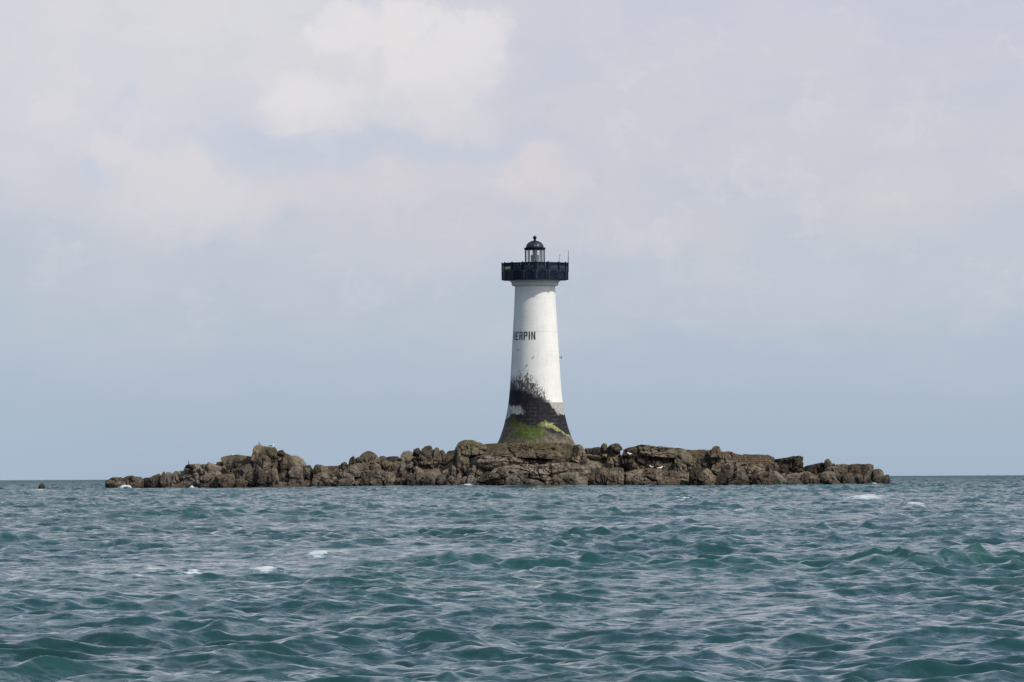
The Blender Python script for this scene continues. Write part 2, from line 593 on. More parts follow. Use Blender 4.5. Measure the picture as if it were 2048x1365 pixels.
def outcrop(name, label, cat, parts, group=None):
    """bedrock that holds together: one thing, its jointed blocks as parts"""
    xs = [x for p in parts for x, _ in p[3]]
    org = at(sum(xs) / len(xs), 972, DIST + parts[0][1])
    root = empty(name, (org.x, org.y, 0.0))
    tag(root, label, cat, group)
    for pt in parts:
        pn, dy, mk, poly = pt[:4]
        kw = pt[4] if len(pt) > 4 else {}
        me, _ = rock_mesh(pn, poly, dy, org=(org.x, org.y, 0.0), **kw)
        link(pn, me, MATS[mk], root)
    return root


def boulder(label, dy, mk, poly, name='boulder', group=None, **kw):
    me, c = rock_mesh(name, poly, dy, **kw)
    o = link(name, me, MATS[mk])
    # origin at the boulder itself
    me.transform(Matrix.Translation((-c[0], -c[1], -c[2])))
    o.location = c
    return tag(o, label, 'boulder' if name == 'boulder' else 'rock', group)


# ------------------------------------------------------------------ the islet's bedrock core
RIDGE = [(213, 972), (230, 966), (290, 965), (340, 955), (370, 945), (440, 940), (500, 925), (560, 920), (610, 942), (660, 948), (700, 935), (740, 922),
         (800, 922), (850, 912), (890, 925), (912, 912), (950, 900), (1000, 896), (1140, 896), (1170, 905), (1250, 908), (1360, 908), (1420, 915), (1540, 926),
         (1600, 935), (1640, 942), (1700, 942), (1745, 948), (1775, 962), (1783, 975)]


def build_core():
    rx = np.array([at(x, y, DIST + 2).x for x, y in RIDGE])
    rz = np.array([at(x, y, DIST + 2).z for x, y in RIDGE])
    xs = np.arange(rx[0] - 1.5, rx[-1] + 1.5, 0.18)
    ys = np.arange(-11, 13.01, 0.22)
    Xg, Yg = np.meshgrid(xs, ys, indexing='ij')
    top = np.interp(xs, rx, rz, left=-1, right=-1)[:, None]
    yy = Yg - 2.0
    fr = np.where(yy < 0, np.clip(1 - np.abs(yy / 8.5) ** 2.2, -0.3, 1), np.clip(1 - np.abs(yy / 10.0) ** 2.5, -0.3, 1))
    Zg = (top + 0.9) * fr - 0.9
    V = np.stack([Xg, Yg + DIST, Zg], -1).reshape(-1, 3)
    V[:, 2] += 0.45 * fbm(V / 1.6, 4) * 0.8 - 0.2
    V[:, 1] += 0.5 * perlin(V / 1.1 + 40)
    n, m_ = Xg.shape
    a = np.arange(n - 1)[:, None] * m_
    b = np.arange(m_ - 1)[None]
    F = np.stack([a + b, a + m_ + b, a + m_ + b + 1, a + b + 1], -1).reshape(-1, 4)
    o = link('terrain', mesh_np('terrain', V, F), M_ROCK)
    tag(o, 'brown bedrock of the islet behind and under the boulders', 'islet', None, 'structure')


build_core()

# ------------------------------------------------------------------ outcrops (bedrock) : part name, depth, rock kind, outline
outcrop('rock_ledge', 'low dark rock ledge at the far left tip of the islet, washed by foam', 'rock ledge', [
    ('block', -2, 'r', [(212, 985), (212, 963), (216, 960), (224, 958), (230, 957), (243, 956), (248, 960), (252, 985)]),
    ('slab', -4, 'r', [(226, 985), (229, 967), (236, 963), (244, 963), (252, 968), (256, 985)]),
    ('block', -3, 'r', [(243, 985), (244, 958), (250, 954), (258, 953), (268, 954), (280, 954), (286, 958), (288, 970), (288, 985)]),
    ('slab', -5, 'r', [(250, 985), (254, 970), (264, 965), (278, 966), (286, 972), (290, 985)]),
])
outcrop('rock_outcrop', 'low wedge and upright blocks between the far left ledge and the pale whaleback slab', 'outcrop', [
    ('wedge', -3, 'r', [(284, 985), (285, 958), (290, 956), (300, 956), (308, 952), (318, 947), (321, 951), (323, 962), (322, 985)], {'tilt': -0.3}),
    ('sliver', -4, 'p', [(320, 985), (320, 965), (321, 953), (325, 944), (328, 943), (331, 950), (333, 968), (334, 985)]),
    ('block', -3, 'r', [(330, 985), (331, 950), (333, 944), (340, 945), (345, 947), (346, 965), (347, 985)]),
    ('block', -2.5, 'r', [(343, 985), (345, 947), (350, 943), (357, 943), (364, 941), (368, 955), (369, 985)]),
])
outcrop('whaleback_rock', 'pale rounded whaleback slab with a slanting crack, just left of the tall crag', 'rock slab', [
    ('slab', -2, 'p', [(362, 985), (364, 950), (371, 935), (375, 931), (390, 931), (402, 930), (414, 929.5), (424, 928), (436, 931), (446, 935), (455, 943), (462, 950), (450, 962), (420, 985)], {'up': 0.8, 'thick': 3.2}),
    ('cap', -3.4, 'd', [(369, 937), (371, 931), (376, 929), (382, 930), (391, 932), (390, 936), (380, 938)]),
    ('slab', -5, 'r', [(384, 985), (388, 968), (398, 957), (408, 950), (425, 943), (432, 945), (433, 955), (426, 965), (422, 985)], {'up': 0.6}),
    ('slab', -5.6, 'r', [(419, 985), (422, 966), (430, 956), (440, 949), (455, 949), (467, 950), (471, 960), (472, 972), (469, 985)], {'up': 0.5}),
])
outcrop('rock_crag', 'tall jagged crag on the left of the islet with an ochre pinnacle and upright blocks', 'crag', [
    ('block', 2, 'r', [(427, 942), (430, 926), (436, 924), (444, 923), (450, 926), (453, 942)]),
    ('shoulder', 0, 'r', [(442, 955), (444, 930), (442, 918), (447, 915), (456, 912), (464, 911), (472, 909), (480, 911), (490, 911), (500, 912), (508, 918), (508, 940), (490, 960), (460, 960)]),
    ('knob', -2.6, 'd', [(450, 930), (452, 923), (458, 920), (464, 922), (466, 930), (464, 938), (456, 939)]),
    ('knob', -2.9, 'd', [(463, 925), (470, 919), (475, 922), (476, 932), (470, 939), (464, 935)]),
    ('pinnacle', -1.5, 'o', [(496, 940), (503, 911), (506, 905), (506, 897), (512, 891), (518, 889), (523, 890), (525, 894), (520, 905), (518, 915), (515, 935), (505, 945)], {'up': 0.25}),
    ('block', -0.8, 'o', [(513, 965), (518, 915), (519, 905), (523, 893), (530, 894), (540, 896), (549, 896), (553, 903), (554, 915), (556, 935), (556, 965)], {'strata': 0.8}),
    ('ridge', 0, 'o', [(552, 985), (554, 920), (555, 903), (558, 901), (566, 900), (568, 905), (576, 909), (583, 912), (590, 912), (598, 914), (605, 920), (611, 928), (613, 945), (612, 985)], {'up': 0.3}),
    ('cap', -1.6, 'd', [(554, 912), (555, 904), (558, 901), (566, 900), (569, 905), (572, 912), (562, 915)]),
    ('ridge', -2.2, 'r', [(560, 945), (562, 918), (568, 908), (576, 910), (584, 918), (588, 930), (580, 945)]),
    ('block', -4, 'r', [(468, 985), (470, 955), (476, 938), (484, 931), (498, 928), (504, 935), (507, 950), (506, 985)]),
    ('block', -2.8, 'r', [(504, 958), (506, 930), (512, 920), (525, 912), (536, 914), (541, 925), (541, 948), (530, 958)]),
    ('wedge', -6.2, 'r', [(470, 985), (474, 963), (482, 952), (489, 958), (494, 985)]),
    ('block', -5.2, 'r', [(494, 985), (503, 955), (506, 948), (516, 939), (528, 939), (533, 948), (535, 985)], {'up': 0.2}),
    ('block', -4.6, 'r', [(529, 985), (533, 950), (545, 936), (553, 934), (557, 960), (562, 985)], {'tilt': -0.3}),
    ('block', -2.0, 'r', [(538, 960), (541, 930), (546, 918), (554, 916), (557, 935), (557, 960)]),
    ('block', -3.6, 'r', [(558, 985), (557, 950), (559, 938), (568, 936), (577, 938), (579, 960), (579, 985)], {'strata': 0.9}),
    ('block', -3.9, 'r', [(577, 985), (578, 945), (582, 934), (592, 931), (603, 931), (606, 945), (609, 970), (610, 985)]),
    ('block', -2.6, 'd', [(560, 940), (563, 928), (575, 924), (588, 926), (590, 940)]),
])
outcrop('stacked_slabs', 'stack of thick overlapping brown slabs just right of the tall left crag', 'rock slabs', [
    ('block', -2.2, 'd', [(603, 985), (605, 950), (607, 935), (612, 931), (620, 930), (624, 936), (626, 950), (627, 985)]),
    ('knob', -3.6, 'r', [(607, 950), (608, 939), (613, 936), (619, 938), (620, 948), (615, 952)]),
    ('slab', -2.4, 'r', [(625, 950), (626, 938), (629, 931), (634, 929), (645, 931), (654, 935), (660, 943), (662, 955), (645, 953), (630, 948)]),
    ('slab', -3.6, 'r', [(625, 985), (627, 955), (633, 946), (645, 945), (658, 950), (662, 962), (650, 985)]),
    ('slab', -4.6, 'r', [(621, 985), (627, 960), (636, 949), (647, 955), (656, 961), (668, 968), (673, 985)], {'tilt': 0.4}),
    ('slope', -3.4, 'o', [(652, 985), (657, 952), (664, 946), (673, 955), (679, 964), (678, 985)], {'tilt': 0.4}),
])
outcrop('rubble_ridge', 'jagged brown ridge of broken rock rising to a blunt peak midway between crag and lighthouse', 'rock ridge', [
    ('ridge', 1, 'r', [(640, 985), (648, 935), (662, 933), (670, 934), (680, 930), (690, 934), (702, 926), (714, 922), (722, 930), (730, 985)]),
    ('peak', -0.5, 'r', [(714, 955), (719, 914), (724, 908), (730, 905), (735, 903), (740, 904), (746, 906), (752, 910), (758, 917), (762, 930), (762, 955)], {'strata': 0.7}),
    ('block', 0.5, 'd', [(752, 955), (757, 913), (765, 912), (769, 913), (776, 920), (783, 925), (785, 940), (782, 957)]),
    ('ridge', 2, 'd', [(768, 950), (772, 915), (785, 914), (795, 914), (803, 920), (806, 950)]),
    ('slab', -3.2, 'r', [(697, 955), (701, 932), (715, 927), (732, 928), (738, 936), (738, 948), (728, 953)], {'tilt': 0.35}),
    ('block', -2.2, 'o', [(698, 945), (700, 925), (712, 921), (722, 922), (726, 934), (722, 945)]),
    ('block', -1.8, 'r', [(738, 950), (740, 930), (750, 926), (760, 930), (763, 945), (755, 955)]),
    ('block', -1.5, 'r', [(762, 950), (764, 925), (772, 921), (782, 928), (784, 944), (776, 955)]),
    ('block', -2.0, 'r', [(782, 955), (784, 930), (792, 922), (803, 926), (806, 945), (798, 958)]),
    ('slab', -4.4, 'p', [(726, 964), (733, 948), (745, 941), (760, 938), (770, 944), (773, 955), (771, 968), (750, 964)], {'tilt': -0.2}),
    ('hollow_shade', -1.2, 'd', [(705, 985), (710, 950), (725, 944), (742, 946), (746, 960), (745, 985)]),  # solid block; the shade of the recess is put into its dark rock colour
])
outcrop('blocky_outcrop', 'blocky dark brown outcrop with a small capstone, left of the black cleft', 'outcrop', [
    ('block', 0, 'r', [(798, 955), (802, 910), (808, 903), (815, 902), (823, 904), (828, 914), (836, 955)]),
    ('block', -0.6, 'r', [(823, 955), (826, 915), (832, 908), (842, 906), (848, 915), (850, 955)]),
    ('wall', -1.5, 'r', [(830, 985), (836, 930), (841, 905), (846, 898), (855, 896), (866, 899), (870, 905), (874, 920), (876, 945), (874, 962), (860, 985)], {'up': 0.2}),
    ('block', -1.8, 'r', [(866, 935), (868, 898), (871, 895), (877, 896), (880, 903), (883, 920), (882, 926), (874, 935)]),
    ('ridge', 0.5, 'd', [(878, 935), (880, 901), (885, 900), (889, 904), (892, 910), (891, 930), (886, 940)]),
    ('ledge', -2.6, 'r', [(808, 950), (812, 930), (825, 925), (838, 928), (844, 940), (838, 955), (820, 958)]),
    ('slab', -4.2, 'r', [(797, 985), (799, 950), (803, 925), (808, 922), (813, 935), (816, 960), (816, 985)], {'tilt': 0.4}),
])
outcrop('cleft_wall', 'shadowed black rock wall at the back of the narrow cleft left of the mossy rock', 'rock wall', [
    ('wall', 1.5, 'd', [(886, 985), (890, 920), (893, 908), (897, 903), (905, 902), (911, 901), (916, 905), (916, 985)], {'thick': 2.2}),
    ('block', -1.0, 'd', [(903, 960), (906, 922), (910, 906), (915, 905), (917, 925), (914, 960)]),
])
outcrop('lighthouse_rock', 'broad brown layered rock mass with mossy top ledges carrying the lighthouse', 'rock mass', [
    ('core', -1.0, 'r', [(905, 985), (911, 908), (930, 897), (980, 892), (1140, 892), (1163, 905), (1172, 930), (1175, 985)], {'thick': 4.6, 'up': 0.1, 'strata': 1.1, 'tilt': 0.0}),
    ('hummock', -3.6, 'm', [(910, 914), (911, 898), (914, 889), (920, 883.5), (930, 880.5), (940, 880), (947, 881), (955, 885), (964, 888), (973, 895), (974, 908), (940, 914)], {'up': 0.6}),
    ('ledge', -4.6, 'm', [(935, 922), (940, 905), (955, 895), (972, 888), (1000, 886.5), (1040, 888), (1080, 886.5), (1110, 886), (1135, 887), (1144, 893), (1146, 910), (1143, 917), (1115, 919), (1085, 919), (1060, 916), (1030, 915), (1000, 912), (970, 915)], {'up': 0.75, 'thick': 3.4, 'tilt': 0.0}),
    ('ledge', -4.8, 'r', [(932, 940), (937, 917), (970, 911), (1010, 914), (1050, 919), (1090, 923), (1140, 920), (1160, 917), (1172, 922), (1172, 938), (1100, 940), (1000, 942)], {'thick': 3.4, 'up': 0.35, 'strata': 0.55, 'tilt': 0.0}),
    ('slab', -7.4, 'p', [(972, 985), (982, 945), (1000, 934), (1030, 930), (1080, 929), (1130, 927), (1155, 928), (1172, 933), (1177, 945), (1177, 985)], {'thick': 3.6, 'up': 0.55, 'strata': 0.8, 'tilt': 0.0}),
    ('block', -5.6, 'm', [(1144, 922), (1145, 893), (1150, 890.5), (1162, 889.5), (1167, 896), (1172, 908), (1176, 925), (1174, 937), (1155, 928)], {'up': 0.3}),
    ('pillar', -7.0, 'r', [(1152, 985), (1156, 940), (1160, 922), (1172, 918), (1177, 935), (1179, 985)], {'up': 0.2}),
    ('slab', -10.4, 'r', [(1003, 985), (1012, 950), (1025, 942), (1045, 942), (1062, 951), (1080, 959), (1100, 967), (1102, 985)], {'tilt': 0.3, 'up': 0.8, 'thick': 1.6}),
    ('slab', -11.6, 'p', [(1040, 985), (1044, 964), (1056, 959), (1074, 960), (1090, 967), (1098, 985)], {'up': 0.8}),
    ('slab', -10.8, 'r', [(955, 962), (965, 948), (980, 945), (995, 947), (996, 955), (976, 960)], {'up': 0.4}),
    ('slab', -10.4, 'r', [(986, 957), (995, 938), (1005, 935), (1014, 940), (1019, 950), (1010, 957)], {'tilt': 0.3}),
    ('slab', -9.0, 'd', [(955, 985), (962, 962), (985, 956), (1010, 956), (1040, 964), (1050, 985)], {'up': 0.9}),  # dark rock colour stands in for the shade under the lip
    ('pillar', -5.2, 'r', [(911, 965), (912, 918), (915, 906), (921, 905), (925, 918), (924, 965)]),
    ('pillar', -5.6, 'r', [(920, 955), (923, 914), (928, 908), (936, 910), (939, 925), (936, 955)], {'tilt': -0.4}),
    ('block', -6.4, 'r', [(926, 985), (935, 938), (950, 930), (975, 932), (992, 940), (990, 955), (968, 985)], {'strata': 0.7}),
    ('block', -10.0, 'p', [(1100, 985), (1108, 962), (1122, 950), (1142, 949), (1160, 955), (1176, 960), (1178, 985)], {'up': 0.9, 'thick': 2.2}),
    ('ledge', -6.0, 'd', [(1040, 930), (1060, 921), (1095, 918), (1140, 915), (1150, 922), (1120, 928), (1075, 931)], {'thick': 1.6}),
])
outcrop('back_ridge', 'low dark ridge of squared blocks with a thin pale ledge right of the lighthouse', 'rock ridge', [
    ('block', 1.0, 'd', [(1168, 916), (1170, 898), (1178, 897), (1187, 897), (1188, 914)]),
    ('block', 0.6, 'd', [(1185, 916), (1186, 896), (1198, 895), (1203, 897), (1206, 916)]),
    ('ledge', -1.4, 'p', [(1170, 916), (1173, 911), (1190, 910.5), (1207, 911), (1208, 916)]),
    ('block', -0.6, 'd', [(1178, 985), (1181, 917), (1195, 914), (1207, 915), (1209, 930), (1207, 985)]),
])
outcrop('rock_column', 'squat rock column of piled blocks under the mushroom shaped boulder right of the lighthouse', 'rock column', [
    ('block', -2.0, 'r', [(1213, 918), (1215, 902), (1225, 898), (1240, 899), (1242, 918)]),
    ('block', -2.8, 'r', [(1210, 943), (1213, 920), (1217, 915), (1230, 914), (1240, 915), (1242, 925), (1244, 938), (1240, 946), (1220, 946)], {'up': 0.2}),
    ('block', -4.0, 'r', [(1209, 985), (1212, 955), (1216, 946), (1222, 937), (1235, 935), (1244, 938), (1248, 950), (1250, 985)]),
    ('block', -1.2, 'd', [(1203, 945), (1204, 915), (1209, 911), (1214, 916), (1214, 945)]),
])
outcrop('east_outcrop', 'long outcrop with an ochre top and ribbed right slope, right of the rock column', 'outcrop', [
    ('core', 0.0, 'd', [(1243, 985), (1246, 912), (1262, 900), (1300, 896), (1362, 900), (1380, 915), (1388, 940), (1388, 985)], {'thick': 3.6, 'up': 0.1}),
    ('ledge', -1.6, 'o', [(1246, 922), (1248, 900), (1256, 896), (1266, 894), (1275, 892), (1285, 891), (1300, 892.5), (1320, 894), (1345, 896), (1362, 897), (1370, 899), (1375, 906), (1370, 917), (1330, 915), (1290, 914), (1262, 915)], {'up': 0.6, 'thick': 2.6, 'tilt': 0.0, 'strata': 0.6}),
    ('block', -3.2, 'd', [(1245, 913), (1247, 900), (1256, 896), (1264, 897), (1268, 910), (1260, 914)]),
    ('block', -3.0, 'r', [(1246, 948), (1248, 917), (1260, 914), (1275, 914), (1284, 918), (1288, 935), (1285, 948)]),
    ('block', -2.8, 'r', [(1284, 944), (1285, 917), (1296, 914), (1306, 915), (1310, 925), (1308, 938), (1292, 945)]),
    ('block', -2.6, 'o', [(1308, 944), (1310, 917), (1320, 911), (1340, 912), (1352, 915), (1356, 927), (1348, 948), (1318, 948)]),
    ('slope', -3.0, 'o', [(1343, 962), (1350, 917), (1362, 905), (1372, 902), (1380, 908), (1386, 920), (1388, 938), (1382, 958), (1370, 964), (1352, 968)], {'tilt': 0.5}),
    ('ledge', -4.6, 'r', [(1247, 958), (1252, 945), (1270, 939), (1295, 937), (1325, 938), (1336, 943), (1335, 953), (1310, 960), (1270, 960)], {'up': 0.5}),
    ('block', -4.6, 'r', [(1318, 968), (1325, 946), (1345, 940), (1356, 943), (1362, 960), (1347, 970)]),
    ('apron', -6.4, 'p', [(1248, 985), (1252, 954), (1275, 949), (1300, 949), (1320, 952), (1340, 955), (1360, 959), (1375, 962), (1378, 970), (1379, 985)], {'up': 0.8, 'tilt': 0.1}),
])
outcrop('brown_slope', 'tumbled brown bedrock slope below the ruined stone quay wall', 'rock slope', [
    ('slope', 1.0, 'r', [(1370, 985), (1380, 925), (1400, 912), (1440, 912), (1480, 926), (1540, 930), (1560, 940), (1570, 985)], {'thick': 3.8, 'up': 0.4}),
    ('block', -2.0, 'r', [(1394, 955), (1397, 917), (1408, 911), (1420, 925), (1424, 952)]),
    ('block', -2.2, 'r', [(1385, 953), (1388, 931), (1395, 925), (1403, 926), (1407, 942)]),
    ('ledge', -2.0, 'o', [(1414, 928), (1418, 911), (1428, 906), (1440, 908), (1446, 926)]),
    ('ledge', -2.2, 'r', [(1437, 933), (1440, 914), (1452, 908), (1462, 911), (1465, 932)], {'strata': 0.5}),
    ('block', -2.8, 'r', [(1419, 953), (1424, 931), (1440, 925), (1455, 930), (1457, 953)]),
    ('block', -3.4, 'r', [(1439, 952), (1443, 932), (1455, 926), (1464, 930), (1468, 940), (1466, 952), (1452, 956)]),
    ('ledge', -3.4, 'r', [(1462, 965), (1468, 936), (1478, 930), (1488, 935), (1494, 952), (1486, 966)], {'strata': 0.6}),
    ('slab', -3.6, 'r', [(1488, 968), (1495, 936), (1505, 930), (1520, 935), (1530, 940), (1534, 952), (1526, 970), (1500, 970)], {'strata': 0.5}),
    ('block', -2.4, 'r', [(1531, 955), (1537, 931), (1542, 926), (1555, 926), (1558, 937), (1557, 958)]),
])
outcrop('jutting_outcrop', 'dark square headland block jutting over a dip just right of the quay wall', 'outcrop', [
    ('wall', -0.6, 'd', [(1545, 962), (1548, 920), (1558, 918), (1565, 917), (1575, 917), (1582, 914.5), (1595, 914), (1604, 913), (1607.5, 913.5), (1608, 917), (1604, 925), (1603, 930), (1606, 942), (1600, 962), (1560, 965)], {'up': 0.1, 'strata': 0.8}),
    ('block', -2.2, 'd', [(1556, 950), (1560, 930), (1572, 927), (1578, 935), (1580, 950)]),
    ('foot', -3.6, 'd', [(1555, 985), (1560, 957), (1575, 949), (1600, 950), (1607, 962), (1606, 985)], {'up': 0.6}),
])
outcrop('tail_ridge', 'long low dark ridge forming the right tail of the islet, ending in squared blocks', 'rock ridge', [
    ('slope', 0, 'd', [(1594, 975), (1605, 938), (1615, 933), (1630, 929), (1645, 926), (1655, 930), (1668, 932), (1676, 942), (1674, 975)], {'up': 0.3}),
    ('ledge', -2.4, 'o', [(1643, 950), (1650, 937), (1660, 933), (1672, 932), (1678, 947), (1665, 953)]),
    ('slab', -1.2, 'r', [(1664, 970), (1672, 932), (1685, 929), (1700, 931), (1712, 929.5), (1722, 929), (1725, 955), (1718, 970)], {'strata': 0.7, 'up': 0.15}),
    ('block', -1.6, 'r', [(1716, 985), (1720, 935), (1722, 929.5), (1740, 929), (1747, 931), (1748, 945), (1747, 985)], {'up': 0.1}),
])

